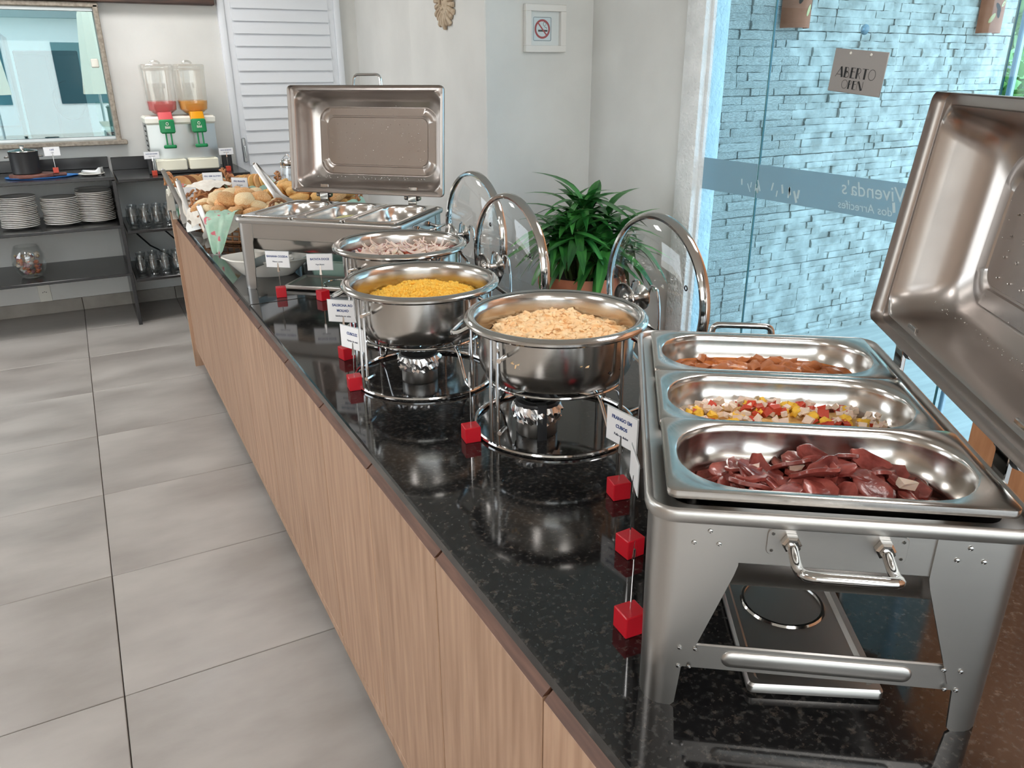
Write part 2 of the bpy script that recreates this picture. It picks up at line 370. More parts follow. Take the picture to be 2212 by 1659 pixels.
for pi_, z0 in enumerate(seamz):
    off = rs.uniform(0, .5)
    hs = [rs.uniform(.8, 1.25) for _ in range(8)]; tot = sum(hs); z = z0+.002
    for h in hs:
        h = h/tot*.3085; x = 2.325
        while x < 4.91:
            l = rs.choice((.07, .11, .15, .2, .27))*rs.uniform(.85, 1.15)
            nb = 2.325+off+math.floor((x-2.325-off)/.60+1.0001)*.60   # panel joint
            if x+l > nb-.03: l = nb-x
            if x+l > 4.92: l = 4.92-x
            if l < .012: break
            if z+h < 2.58: stones.append((x+l/2-.0008, z+h/2, l-.0016, h-.0012, rs.uniform(.008, .032), rs.randrange(8)))
            x += l
        z += h
stones.sort(key=lambda s: (s[0]+.357)**2+(s[1]-1.25)**2*2.0)
rest = MB()
for k, (x, z, l, h, d, v) in enumerate(stones):
    if k < 300:
        o = mob('stone', SMS[v], STN, sw, (x, 3.22, z)); o.scale = (l, d+.0, h)
    else:
        rest.add([(x+p[0]*l, 3.22+p[1]*d, z+p[2]*h) for p in SB[v].v], SB[v].f)
o = rest.build('stone_cladding', STN, sw, 30); o['kind'] = 'stuff'
# garden behind the end of the stone wall
GW = noisy('garden_wall_plaster', S(108, 114, 112), S(134, 138, 134), 5, .9, bump=.2)
struct(MB().box((9.6, 5.3, .84), (7.4, .2, 1.68)).build('wall_garden', GW, smooth=False), 'weathered grey garden wall beyond the stone wall', 'wall')
def leaf_mesh(w, l, bend=.3, n=4, name='leaf', fold=.15):
    b = MB(); P = []; F = []
    for i in range(n+1):
        t = i/n; ww = w*math.sin(PI*min(1, t*.94+.06))**.8/2 if i < n else .0005; y = l*t*(1-.25*bend*t); z = -bend*l*t*t
        P += [(-ww, y, z+fold*ww), (0, y, z), (ww, y, z+fold*ww)]
    for i in range(n):
        for j in range(2): a = i*3+j; F.append((a, a+1, a+4, a+3))
    return b.add(P, F)
GLF = noisy('garden_leaf', S(96, 150, 70), S(150, 196, 110), 3, .5, rnd=.2, coord='Object')
GLF.node_tree.nodes['Principled BSDF'].inputs['Subsurface Weight'].default_value = .0
def shrub(name, label, c, rad, n, lw, mt, seed):
    t = thing(name, label, 'shrub' if 'shrub' in name else 'tree', (c[0], c[1], 0)); rg = random.Random(seed); b = MB(); base = leaf_mesh(lw, lw*1.4, .3, 2)
    for k in range(n):
        d = Vector((rg.gauss(0, 1), rg.gauss(0, 1), rg.gauss(0, 1))).normalized()*(rg.random()**.4)
        p = Vector((d.x*rad[0], d.y*rad[1], c[2]+d.z*rad[2]))
        M = Matrix.Translation(p) @ Vector((d.x+rg.gauss(0, .6), d.y+rg.gauss(0, .6), d.z+rg.gauss(0, .6))).to_track_quat('Y', 'Z').to_matrix().to_4x4()
        b.add([M @ Vector(q) for q in base.v], base.f)
    o = b.build('foliage', mt, t, 30); o['kind'] = 'stuff'
    MB().tube([(0, 0, 0), (.02, 0, c[2]*.5), (0, .02, c[2])], [.06*rad[0]+.01, .05*rad[0]+.01, .01], 8).build('stem', plain(name+'_bark', S(96, 80, 64), .9), t)
    return t
shrub('garden_shrub', 'bright green round leaved shrub before the grey garden wall', (7.35, 4.6, 1.22), (.75, .4, .40), 620, .11, GLF, 4)
GLT = noisy('tree_leaf', S(92, 138, 74), S(176, 200, 140), 1.5, .5, rnd=.2)
shrub('garden_tree', 'leafy tree rising behind the grey garden wall', (10.6, 7.0, 2.7), (1.9, 1.1, 1.2), 1100, .18, GLT, 5)
shrub('garden_tree', 'broad light green tree standing beyond the leafy garden tree', (15.0, 9.6, 3.2), (3.2, 1.6, 1.8), 1300, .28, GLT, 6)
# closed parasols on the terrace behind the viewer (seen in the reflections)
PAR = plain('parasol_canvas', S(236, 232, 214), .8)
par = thing('closed_parasol', 'closed cream canvas parasol standing on the terrace', 'parasol', (-3.2, -7.0, -.06), 0, 'closed parasols on the terrace')
MB().lathe([(.3, 0), (.3, .05), (.05, .07)], 20, c0=True, c1=True).build('base', GROUT, par)
MB().tube([(0, 0, 0), (0, 0, 3.1)], .025).build('pole', ALU, par)
b = MB(); L = []
for r_, z in ((.02, 3.05), (.14, 2.7), (.19, 2.2), (.25, 1.5), (.28, 1.2)):
    L.append([(r_*(1+.16*(k % 2))*math.cos(2*PI*k/16), r_*(1+.16*(k % 2))*math.sin(2*PI*k/16), z) for k in range(16)])
b.loft(L, True, True).build('canopy', PAR, par, 20)
for x, y in ((-1.6, -7.6), (.3, -7.2), (-5.2, -6.6), (2.4, -8.2)):
    c_ = ctree(par); c_.location = (x, y, -.06)
# low white building across the terrace
bl = thing('terrace_building', 'long low white building across the terrace', 'building', (-1, -16, -.06))
MB().box((0, 0, 1.5), (22, 3, 3.0)).build('walls', plain('white_render', S(228, 230, 230), .9), bl, smooth=False)
MB().box((0, 0, 3.1), (22.8, 3.8, .2)).build('roof_slab', plain('roof_grey', S(120, 122, 124), .9), bl, smooth=False)
wmm = MB().box((0, 0, 0), (1.5, .06, 1.6)).mesh('window', smooth=False)
for k in range(8): mob('window', wmm, plain('dark_pane%d' % k, S(60, 84, 92), .1), bl, (-9.5+2.7*k, 1.5, 1.6))

# ---- kitchen behind the window
KW = plain('kitchen_wall', S(206, 216, 216), .8)
k_ = MB(); k_.box((-1.0, 8.6, 1.375), (3.6, .1, 2.75)); k_.box((-2.8, 7.4, 1.375), (.1, 2.4, 2.75)); k_.box((.6, 7.4, 1.375), (.1, 2.4, 2.75)); k_.box((-1, 7.4, 2.8), (3.8, 2.6, .1))
struct(k_.build('wall_kitchen', KW, smooth=False), 'pale kitchen walls beyond the window', 'wall')
struct(MB().box((-1.0, 7.4, -.02), (3.6, 2.5, .02)).build('floor_kitchen', OUTF, smooth=False), 'pale kitchen floor beyond the window', 'floor')
kl_d = bpy.data.lights.new('kitchen_lamp', 'AREA'); kl_d.energy = 16; kl_d.size = .8; kl_d.color = (.93, 1, .98); kl = bpy.data.objects.new('kitchen_lamp', kl_d); COL.objects.link(kl); kl.location = (-1.2, 7.2, 2.70)
FRG = plain('fridge_steel', S(150, 172, 178), .35, metal=.7)
t = thing('fridge', 'tall steel fridge standing in the kitchen', 'fridge', (-.98, 6.85, -.01))
MB().rbox((0, .02, .9), (.66, .58, 1.8), .01, 2).build('body', FRG, t)
MB().rbox((0, -.29, .60), (.65, .04, 1.10), .012, 2).build('door', FRG, t); MB().rbox((0, -.29, 1.50), (.65, .04, .58), .012, 2).build('door', FRG, t)
t = thing('dark_cabinet', 'tall charcoal cabinet beside the kitchen fridge', 'cabinet', (-.42, 7.05, -.01))
DKC = plain('charcoal', S(52, 62, 66), .5)
MB().rbox((0, 0, .85), (.40, .5, 1.70), .006, 1).build('body', DKC, t); MB().rbox((-.1, -.255, .85), (.19, .012, 1.64), .003, 1).build('door', DKC, t); MB().rbox((.1, -.255, .85), (.19, .012, 1.64), .003, 1).build('door', DKC, t)
t = thing('kitchen_bench', 'dark bench along the kitchen window', 'bench', (.06, 6.50, -.01))
MB().rbox((0, 0, 1.09), (.55, .42, .03), .004, 1).build('top', DKC, t); MB().rbox((0, .02, .54), (.5, .36, 1.07), .004, 1).build('body', FRG, t)
t = thing('kitchen_scale', 'white counter scale with sloped glass display on kitchen bench', 'scale', (-.07, 6.48, 1.0955))
MB().rbox((0, 0, .045), (.20, .24, .09), .015, 3).build('body', WHITEP, t); MB().rbox((-.05, -.121, .05), (.05, .004, .025), .001, 1).build('display', BLACKP, t)
MB().lathe([(.03, 0), (.03, .012), (.0, .012)], 18, M=Matrix.Rotation(R(90), 4, 'X'), c=(.055, -.12, .05), c1=True).build('knob', BLACKP, t)
MB().rbox((0, .02, .18), (.21, .012, .17), .004, 1, Matrix.Translation((0, 0, .0)) @ Matrix.Rotation(R(-12), 4, 'X')).build('cover', thin_glass('cover_glass', (.8, .95, .9, 1), 2), t)
MB().tube(fillet([(.11, -.03, .08), (.13, -.05, .30), (.15, .05, .34)], .03), .008).build('arm', BLACKP, t)
t = thing('appliance_cord', 'black looped cord hanging in the kitchen window', 'cord', (-.33, 6.74, 1.2))
MB().tube([(.10*math.cos(a), -.0, .16+.13*math.sin(a)) for a in [R(90+12*i) for i in range(22)]], .006).build('cable', BLACKP, t)

# ---- square LED panels on the ceiling
LAMPE = plain('led_panel', S(250, 248, 240), .5, emis=((1, .98, .96, 1), 12.5))
lp0 = thing('ceiling_lamp', 'square white LED panel on the ceiling', 'ceiling lamp', (0, 0, 2.75), 0, 'LED panels on the ceiling')
MB().rbox((0, 0, -.012), (.64, .64, .024), .004, 1).build('housing', WHITEP, lp0); MB().box((0, 0, -.0255), (.60, .60, .003)).build('diffuser', LAMPE, lp0, smooth=False)
for k, (x, y) in enumerate(((-.1, 5.0), (-1.7, 4.4), (-1.7, 1.6), (1.5, .8), (-.2, -1.4), (-2.6, -1.0))):
    o = lp0 if k == 0 else ctree(lp0); o.location = (x, y, 2.75)
# ================================================================= BUFFET COUNTER
ZT = .90
wt = thing('worktop', 'polished black speckled granite worktop of the buffet counter', 'worktop')
def slab(y0, y1):
    MB().rbox((.4365, (y0+y1)/2, ZT-.011), (.847, y1-y0, .022), .003, 2).build('slab', GRAN, wt)
slab(-.9, 2.3335); slab(2.3365, 4.49)
# cabinets: two doors per unit
seams = [1.005-.3475*4+.3475*k for k in range(15)]   # door joints
ends = [s for s in seams if s < 4.47]
units = [(ends[i], ends[i+2]) for i in range(0, len(ends)-2, 2)]
last = units[-1][1]
if 4.475-last > .12: units.append((last, 4.475))
desc = ['oak veneer two door cabinet past the chafing dish, under bare granite', 'oak veneer two door cabinet below the large open steel chafing dish',
        'oak veneer two door cabinet below the foil wrapped burners', 'oak veneer two door cabinet below the round pot of sausage',
        'oak veneer two door cabinet below the three pan chafing dish', 'oak veneer two door cabinet below the bread baskets', 'oak veneer cabinet under the linen covered bread basket', 'narrow oak veneer cabinet beside the oak end panel']
for k, (a, b_) in enumerate(units):
    t = thing('base_cabinet', desc[min(k, 7)], 'cabinet', (0, (a+b_)/2, 0), 0, 'base cabinets under the granite worktop')
    L_ = b_-a
    MB().rbox((.44, 0, .505), (.73, L_-.002, .746), .002, 1).build('carcass', WOODD, t); MB().rbox((.46, 0, .052), (.62, L_-.002, .104), .002, 1).build('plinth', WOODD, t)
    MB().rbox((.055, 0, .120), (.036, L_-.001, .030), .001, 1).build('bottom_rail', WOODL, t)
    nd = 2 if L_ > .5 else 1
    for d in range(nd):
        w_ = L_/nd; yc = -L_/2+w_*(d+.5)
        dd = MB().rbox((.054, yc, .470), (.034, w_-.004, .666), .0012, 1).build('door', WOODL, t)
        MB().prism([(.0375, .8035), (.071, .8035), (.076, .834), (.072, .834)], yc-w_/2+.003, yc+w_/2-.003, 'y').build('finger_pull', WOODD, dd, smooth=False)
t = thing('end_panel', 'oak end panel of the counter reaching the floor, facing the plate shelves', 'panel', (.43, 4.484, 0)); MB().rbox((-.01, 0, .439), (.80, .014, .878), .002, 1).build('board', WOODL, t)

# ================================================================= CHAFING DISHES
HZ = .248
def lid_parts(t, hx, hz, alpha, mt, wid=.345, ln=.56, handle=True, dots=True, hdl_side=1):
    a = R(alpha); U = Vector((math.sin(a), 0, math.cos(a))); D = Vector((math.cos(a), 0, -math.sin(a))); H = Vector((hx, 0, hz))
    def T(p): return H+U*(p[0]+wid/2)+Vector((0, p[1], 0))+D*p[2]
    def lp(dw, r_, z, k=7): return [T(p) for p in rr(wid-dw, ln-dw, r_, k, z)]
    prof = [(0, .014, -.012), (-.002, .015, -.008), (-.002, .015, .002), (.003, .014, .006), (.026, .016, .006), (.030, .028, .004), (.036, .034, .008),
            (.046, .040, .030), (.056, .044, .055), (.070, .048, .074), (.092, .048, .086), (.116, .045, .090), (.120, .045, .0925), (.126, .043, .0925), (.130, .042, .090),
            (.176, .026, .0905), (.180, .026, .0935), (.187, .025, .0935), (.191, .024, .0905)]
    b = MB().loft([lp(*q) for q in prof], False, True)
    lid = b.build('lid', mt, t, 50)
    if dots:
        d = MB()
        for i in range(5):
            for j in range(10):
                p = T((-.056+.028*i, -.150+.0333*j, .0900)); M = Matrix.Translation(p) @ D.to_track_quat('Z', 'Y').to_matrix().to_4x4()
                d.lathe([(.0018, 0), (.0015, -.0012), (.0006, -.0019)], 6, M=M, c1=True)
        d.build('dimples', POL, lid)
        g = MB(); rg = random.Random(int(hx*1000+alpha*7))
        for k in range(130):      # condensation drops clinging to the inside
            e = rg.random()
            if e < .6: q = (rg.uniform(-.10, .12), rg.uniform(-.2, .2), .0896)
            else: q = (-wid/2+.052+rg.uniform(-.004, .004), rg.uniform(-.22, .22), .048)
            p = T(q); M = Matrix.Translation(p) @ D.to_track_quat('Z', 'Y').to_matrix().to_4x4(); s = rg.uniform(.0006, .0016)
            g.lathe([(s, 0), (s*.8, -s*.5), (s*.2, -s*.8)], 5, M=M, c1=True)
        o = g.build('water_drops', POL, lid); o['kind'] = 'stuff'
    if handle:
        pts = [T((wid/2-.004, s, .01)) + U*dz + D*.012 for s, dz in ((-.052, 0), (-.046, .040), (.046, .040), (.052, 0))]
        MB().tube(fillet(pts, .014), .0042, 8).build('lid_handle', WIRE, lid)
    return lid
def chafer(label, loc, rz, alpha, legw, straight=False, hz=HZ, lidz=.04, backh=True, lidw=.345):
    t = thing('chafing_dish', label, 'chafing dish', loc, rz, 'rectangular chafing dishes')
    W, Ln = .363, .563
    # rim + well for the pans (water pan)
    P = [(W-.010, Ln-.010, .026, hz-.017), (W+.001, Ln+.001, .03, hz-.015), (W+.004, Ln+.004, .031, hz-.010), (W+.004, Ln+.004, .031, hz-.004), (W+.001, Ln+.001, .03, hz-.001), (W-.004, Ln-.004, .028, hz), (W-.010, Ln-.010, .026, hz-.002), (W-.014, Ln-.014, .024, hz-.007),
         (W-.020, Ln-.020, .022, hz-.008), (W-.050, Ln-.046, .02, hz-.008), (W-.054, Ln-.050, .02, hz-.013), (W-.056, Ln-.052, .02, hz-.090), (W-.066, Ln-.062, .02, hz-.099)]
    MB().loft([rr(a, b, r_, 6, z) for a, b, r_, z in P], False, True).build('water_pan', STEELH, t, 45)
    Q = [(W-.03, Ln-.03, .02, hz-.03), (W-.034, Ln-.034, .02, hz-.075), (W-.05, Ln-.05, .03, hz-.100), (W-.09, Ln-.09, .03, hz-.108)]
    MB().loft([rr(a, b, r_, 6, z) for a, b, r_, z in Q], False, True).build('pan_underside', PANST, t, 45)
    # legs: sheet bent round each corner
    lv = [(hz-.016, legw), (hz-.064, legw), (hz-.076, legw-.003), (.060, .046 if not straight else legw-.006), (.052, .040 if not straight else legw-.008), (.004, .036 if not straight else legw-.010), (0, .032 if not straight else legw-.014)]
    for sx in (-1, 1):
        for sy in (-1, 1):
            b = MB(); outs = []; ins = []
            for z, wv in lv:
                x0 = W/2-.006; y0 = Ln/2-.006; r_ = .026
                arc = [(x0-r_+r_*math.cos(R(18*i)), y0-r_+r_*math.sin(R(18*i))) for i in range(6)]
                pl = [(x0, y0-wv)]+arc+[(x0-wv, y0)]; arc2 = [(x0-r_+(r_-.003)*math.cos(R(18*i)), y0-r_+(r_-.003)*math.sin(R(18*i))) for i in range(6)]
                pi_ = [(x0-.003, y0-wv)]+arc2+[(x0-wv, y0-.003)]
                outs.append([(sx*p[0], sy*p[1], z) for p in pl]+[(sx*p[0], sy*p[1], z) for p in reversed(pi_)])
            b.loft(outs, True, True); leg = b.build('leg', STEEL, t, 35)
            for (dx, z) in ((.022, hz-.040), (.052, hz-.040), (.040, hz-.026), (.016, .078), (.036, .078), (.016, .054), (.030, .054)):
                if straight and dx > legw-.015: continue
                M = Matrix.Rotation(R(90 if sy < 0 else -90), 4, 'X')
                MB().lathe([(.0028, 0), (.0022, .0012), (.0006, .0016)], 8, M=M, c=(sx*(W/2-.03-dx*.8), sy*(Ln/2-.006), z), c1=True).build('rivet', POL, leg)
    # aprons
    for sy in (-1, 1):
        MB().rbox((0, sy*(Ln/2-.010), hz-.039), (W-.06, .003, .048), .001, 1).build('apron', STEELH, t)
        MB().rbox((0, sy*(Ln/2-.0105), .066), (W-.075, .004, .032), .0015, 1).build('lower_rail', STEELH, t)
        sb = MB(); L = []
        for s_, d_ in ((1, 0), (.93, .0014), (.7, .0026), (.3, .0031)):
            L.append([(x, sy*(Ln/2-.0085+d_), .066+y) for x, y, _ in rr(.19*(.9+.1*s_), .020*s_, .010*s_, 6)])
        sb.loft(L, False, True).build('embossed_rib', STEELH, t, 60)
        hp = MB().loft([[(x, sy*(Ln/2-.0105+d_), hz-.034+y) for x, y, _ in rr(.130-e, .030-e, .006, 4)] for d_, e in ((0, 0), (.0035, 0), (.0042, .001))], False, True).build('handle_plate', STEELH, t)
        for sx in (-1, 1):
            M = Matrix.Rotation(R(90 if sy < 0 else -90), 4, 'X'); bo = MB()
            bo.lathe([(.0095, 0), (.0095, .006), (.007, .008), (.007, .012)], 6, M=M, c=(sx*.043, sy*(Ln/2-.006), hz-.032), c1=True)
            bo.build('handle_boss', POL, hp)
            for dx, dz in ((.060, .011), (.060, -.011)): MB().lathe([(.002, 0), (.0016, .0008)], 8, M=M, c=(sx*dx, sy*(Ln/2-.0062), hz-.034+dz*.85), c1=True).build('plate_rivet', POL, hp)
        if sy < 0: pts = [(-.043, sy*(Ln/2), hz-.032), (-.043, sy*(Ln/2+.030), hz-.040), (-.041, sy*(Ln/2+.054), hz-.030), (.041, sy*(Ln/2+.054), hz-.030), (.043, sy*(Ln/2+.030), hz-.040), (.043, sy*(Ln/2), hz-.032)]
        elif backh: pts = [(-.062, sy*(Ln/2), hz-.034), (-.062, sy*(Ln/2+.030), hz-.036), (-.060, sy*(Ln/2+.034), hz+.002), (.034, sy*(Ln/2+.034), hz+.002), (.036, sy*(Ln/2+.030), hz-.036), (.036, sy*(Ln/2), hz-.034)]
        else: continue
        MB().tube(fillet(pts, .012), .0052, 10).build('handle', POL, t)
    for sx in (-1, 1):
        MB().rbox((sx*(W/2-.010), 0, hz-.039), (.003, Ln-.06, .048), .001, 1).build('apron', STEELH, t)
    # hinges
    for y in (-.165, .165):
        h = MB(); M = Matrix.Rotation(R(90), 4, 'X')
        h.lathe([(.0095, -.020), (.0105, -.016), (.0105, .016), (.0095, .020)], 14, M=M, c=(W/2+.012, y, hz+.022), c0=True, c1=True)
        ho = h.build('hinge', BLACKM, t)
        h2 = MB(); h2.lathe([(.0075, -.030), (.0075, .026)], 14, M=M, c=(W/2+.012, y, hz+.022), c0=True, c1=True); h2.rbox((W/2+.004, y, hz+.006), (.006, .030, .045), .001, 1); h2.rbox((W/2+.014, y, hz+.042), (.005, .030, .03), .001, 1)
        h2.build('hinge_pin', POL, ho)
    lid_parts(t, W/2+.001, hz+lidz, alpha, STEELD, lidw)
    return t
near = chafer('large steel chafing dish with three food pans beside the glass front', (.3805, .6370, ZT), R(-36), 6, .086, lidz=.033, lidw=.330)
far = chafer('steel chafing dish with open lid between round pots and bread baskets', (.356, 2.475, ZT), R(45), 6, .058, True, .225, .030, False)

# food pans, one third size
def pan_mesh(depth=.065):
    P = [(.325, .1752, .010, -.009), (.3262, .1756, .010, -.005), (.325, .1752, .010, -.001), (.321, .171, .009, 0), (.300, .1535, .070, -.0008), (.296, .1495, .070, -.003), (.294, .1475, .070, -.010),
         (.290, .1435, .068, -.034), (.284, .1375, .066, -.037), (.276, .130, .062, -depth+.012), (.266, .120, .056, -depth+.003), (.240, .095, .045, -depth)]
    b = MB(); b.loft([rr(a, c, r_, 9, z) for a, c, r_, z in P], False, True)
    return b.mesh('food_pan', 45)
PM = pan_mesh()
def place(parent_t, x, y, z):
    return parent_t.matrix_basis @ Vector((x, y, z))
def M_of(t): return Matrix.Translation(t.location) @ t.rotation_euler.to_matrix().to_4x4()
pans = {}
for key, t, hz in (('n', near, HZ), ('f', far, .225)):
    for k, y in enumerate((.1765, 0, -.1765)):
        up = .013 if (key == 'n' and k == 2) else .0045
        M = M_of(t) @ Matrix.Translation((0, y-(.004 if up > .01 else 0), hz+up))
        o = mob('food_pan', PM, PANST); o.matrix_world = M; pans[key+str(k)] = M
        names = {'n0': 'steel food pan holding brown meat stew', 'n1': 'steel food pan holding eggs with diced tomato and onion', 'n2': 'steel food pan holding sliced fried sausage', 'f0': 'steel food pan holding dark cooked banana', 'f1': 'steel food pan holding pale yam pieces', 'f2': 'steel food pan holding white cooked sweet potato mash'}
        tag(o, names[key+str(k)], 'food pan', 'steel food pans in the chafing dishes')

# burner trays under the chafing dishes
def tray(label, M):
    t = thing('burner_tray', label, 'tray'); t.matrix_world = M
    W_, L_ = .145, .31
    MB().loft([rr(a, b, r_, 4, z) for a, b, r_, z in ((W_-.008, L_-.008, .004, .002), (W_, L_, .006, .004), (W_, L_, .006, .012), (W_-.004, L_-.004, .006, .015), (W_-.018, L_-.018, .006, .015), (W_-.026, L_-.026, .006, .010), (W_-.034, L_-.034, .006, .010))], True, True).build('plate', STEELH, t, 35)
    MB().lathe([(.052, .0102), (.050, .0125), (.047, .0125), (.045, .006), (.038, .0045), (0.004, .0045)], 40, c=(0, 0, 0), c1=True).build('burner_well', POL, t)
    return t
tray('flat steel burner tray with a round well under the sausage pans', M_of(near) @ Matrix.Translation((.006, -.092, 0)) @ Matrix.Rotation(R(3), 4, 'Z'))
tray('steel burner tray under the three pan chafing dish', M_of(far) @ Matrix.Translation((-.075, -.01, 0)) @ Matrix.Rotation(R(4), 4, 'Z'))

# ---- food in the pans
def oval_fill(M, z, h, mt, name, label, cat, seed, amp=.006, w=.262, l=.118, kind='stuff'):
    """lumpy surface filling a pan"""
    b = MB(); n = 26; mm = 14; P = []; F = []
    ang = 40
    P.append((0, 0, z+h))
    for i in range(1, 11):
        for k in range(ang):
            a = 2*PI*k/ang; ca, sa = math.cos(a), math.sin(a)
            q = (abs(ca)**3.2+abs(sa)**3.2)**(-1/3.2); x = ca*q*w/2*i/10; y = sa*q*l/2*i/10
            hh = h*(1-(i/10)**2)+amp*noise.noise(Vector((x*60+seed*9, y*60, 0)))
            P.append((x, y, z+hh))
    for k in range(ang): F.append((0, 1+k, 1+(k+1) % ang))
    for i in range(9):
        for k in range(ang): F.append((1+i*ang+k, 1+(i+1)*ang+k, 1+(i+1)*ang+(k+1) % ang, 1+i*ang+(k+1) % ang))
    o = b.add(P, F).build(name, mt, None, 60); o.matrix_world = M; tag(o, label, cat)
    if kind: o['kind'] = kind
    return o
def chunk(seed, s=(1, 1, 1), rough=.25, n=1):
    rg = random.Random(seed); bm = bmesh.new(); bmesh.ops.create_icosphere(bm, subdivisions=n, radius=1)
    for v in bm.verts:
        d = 1+rough*noise.noise(v.co*1.7+Vector((seed*3.7, 0, 0)))*1.6
        v.co = Vector((v.co.x*s[0]*d, v.co.y*s[1]*d, v.co.z*s[2]*d))
    b = MB(); b.v = [tuple(v.co) for v in bm.verts]; b.f = [tuple(v.index for v in f.verts) for f in bm.faces]; bm.free(); return b
def dice(seed):
    rg = random.Random(seed); b = MB().box((0, 0, 0), (1.6, 1.4, .9)); b.v = [tuple(c+rg.uniform(-.25, .25) for c in v) for v in b.v]; return b
def inpan(rg, w=.25, l=.105):
    while True:
        x, y = rg.uniform(-1, 1), rg.uniform(-1, 1)
        if abs(x)**3+abs(y)**3 < .92: return x*w/2, y*l/2
def heap(n, meshes, mt, M, z, s, name, label, cat, group, seed, dome=.01, tilt=.5, w=.25, l=.105, srange=(.75, 1.2)):
    rg = random.Random(seed)
    for k in range(n):
        x, y = inpan(rg, w, l); d = dome*(1-(2*x/w)**2*.8-(2*y/l)**2*.4)
        o = mob(name, rg.choice(meshes), mt); sc = s*rg.uniform(*srange)
        o.matrix_world = M @ Matrix.Translation((x, y, z+d+rg.uniform(-.003, .004))) @ Matrix.Rotation(rg.uniform(0, 6.3), 4, 'Z') @ Matrix.Rotation(rg.gauss(0, tilt), 4, 'X') @ Matrix.Rotation(rg.gauss(0, tilt), 4, 'Y') @ Matrix.Scale(sc, 4)
        tag(o, label, cat, group)
STEW = noisy('stew_sauce', S(160, 80, 30), S(202, 120, 56), 55, .16, bump=.4)
STEWM = noisy('stewed_meat', S(166, 88, 40), S(206, 126, 68), 60, .3, bump=.4, rnd=.1)
oval_fill(pans['n0'], -.031, .002, STEW, 'stew_sauce', 'glossy brown orange stew sauce in the steel pan', 'sauce', 1, .004)
cm = [chunk(s, (1.5, 1, .7), .45, 2).mesh('meat_chunk', 60) for s in range(5)]
heap(34, cm, STEWM, pans['n0'], -.031, .0095, 'meat_chunk', 'brown chunk of stewed chicken in orange sauce', 'meat', 'stewed chunks in the far pan', 11, .003, .25)
EGGB = noisy('egg_crumble', S(226, 176, 92), S(240, 206, 140), 70, .6, bump=.5)
oval_fill(pans['n1'], -.041, .010, EGGB, 'scrambled_egg', 'bed of scrambled egg below diced onion and tomato', 'egg', 2, .008)
dm = [dice(s).mesh('dice', smooth=False) for s in range(6)]
TOM = noisy('tomato_flesh', S(184, 48, 34), S(214, 92, 66), 40, .25, rnd=.1, sss=.2)
ONI = plain('raw_onion', S(236, 214, 196), .35, sss=.3)
EGGY = plain('egg_yellow', S(240, 190, 60), .6)
heap(44, dm, TOM, pans['n1'], -.037, .0056, 'tomato_dice', 'small red tomato dice on scrambled egg', 'tomato', 'diced tomato in the middle pan', 12, .012, .5, .26, .116, srange=(.7, 1.5))
heap(150, dm, ONI, pans['n1'], -.036, .0056, 'onion_dice', 'small white onion dice on scrambled egg', 'onion', 'diced onion in the middle pan', 13, .012, .5, .266, .118, srange=(.6, 1.3))
em = [chunk(40+s, (1, 1, .8), .6, 2).mesh('egg_lump', 60) for s in range(4)]
heap(44, em, EGGY, pans['n1'], -.038, .0070, 'egg_lump', 'yellow lump of scrambled egg', 'egg', 'yellow egg lumps in the middle pan', 14, .012, .4, .262, .116)
# sausage slices
def slice_mesh(seed):
    rg = random.Random(seed); n = 18; L = []
    A = rg.uniform(.022, .030); B = rg.uniform(.013, .016); cv = rg.uniform(-.25, .25)
    for s, z in ((.90, -.0022), (1, -.0016), (1.01, .0016), (.93, .0024), (.5, .0020)):
        L.append([(A*s*math.cos(2*PI*k/n)*(1+.06*math.sin(3*k+seed)), B*s*math.sin(2*PI*k/n)*(1+.08*math.sin(2*k+seed)), z+cv*((A*s*math.cos(2*PI*k/n))**2)*14+.0008*math.sin(5*k+seed)) for k in range(n)])
    return MB().loft(L, True, True).mesh('sausage_slice', 60)
SAUS = noisy('fried_sausage', S(92, 28, 24), S(164, 84, 74), 45, .22, bump=.25, rnd=.16, detail=8, lo=.3, hi=.7)
sm = [slice_mesh(s) for s in range(6)]
rg = random.Random(5)
base = oval_fill(pans['n2'], -.060, .006, noisy('pan_juice', S(70, 22, 18), S(110, 44, 36), 40, .2), 'pan_juice', 'dark red cooking juice below the sausage slices', 'sauce', 3, .002)
for k in range(110):
    x, y = inpan(rg, .262, .112); lay = k/110
    o = mob('sausage_slice', rg.choice(sm), SAUS)
    zz = -.056+lay*.042*(1-.5*abs(2*x/.245)**2)-.002*abs(y)/.05
    o.matrix_world = pans['n2'] @ Matrix.Translation((x*(1-.12*lay), y*(1-.1*lay), zz)) @ Matrix.Rotation(rg.uniform(0, 6.3), 4, 'Z') @ Matrix.Rotation(rg.gauss(0, .42), 4, 'X') @ Matrix.Rotation(rg.gauss(0, .42), 4, 'Y') @ Matrix.Scale(rg.uniform(.85, 1.2), 4)
    tag(o, 'browned slice of fried sausage in the steel pan', 'sausage slice', 'sausage slices in the near pan')
for k, (x, y) in enumerate(((-.066, .012), (.088, -.006), (-.02, .02))):
    o = mob('onion_piece', dm[k], ONI); o.matrix_world = pans['n2'] @ Matrix.Translation((x, y, -.022)) @ Matrix.Scale(.009, 4); tag(o, 'pale onion piece lying on the sausage slices', 'onion', 'onion pieces on the sausage')
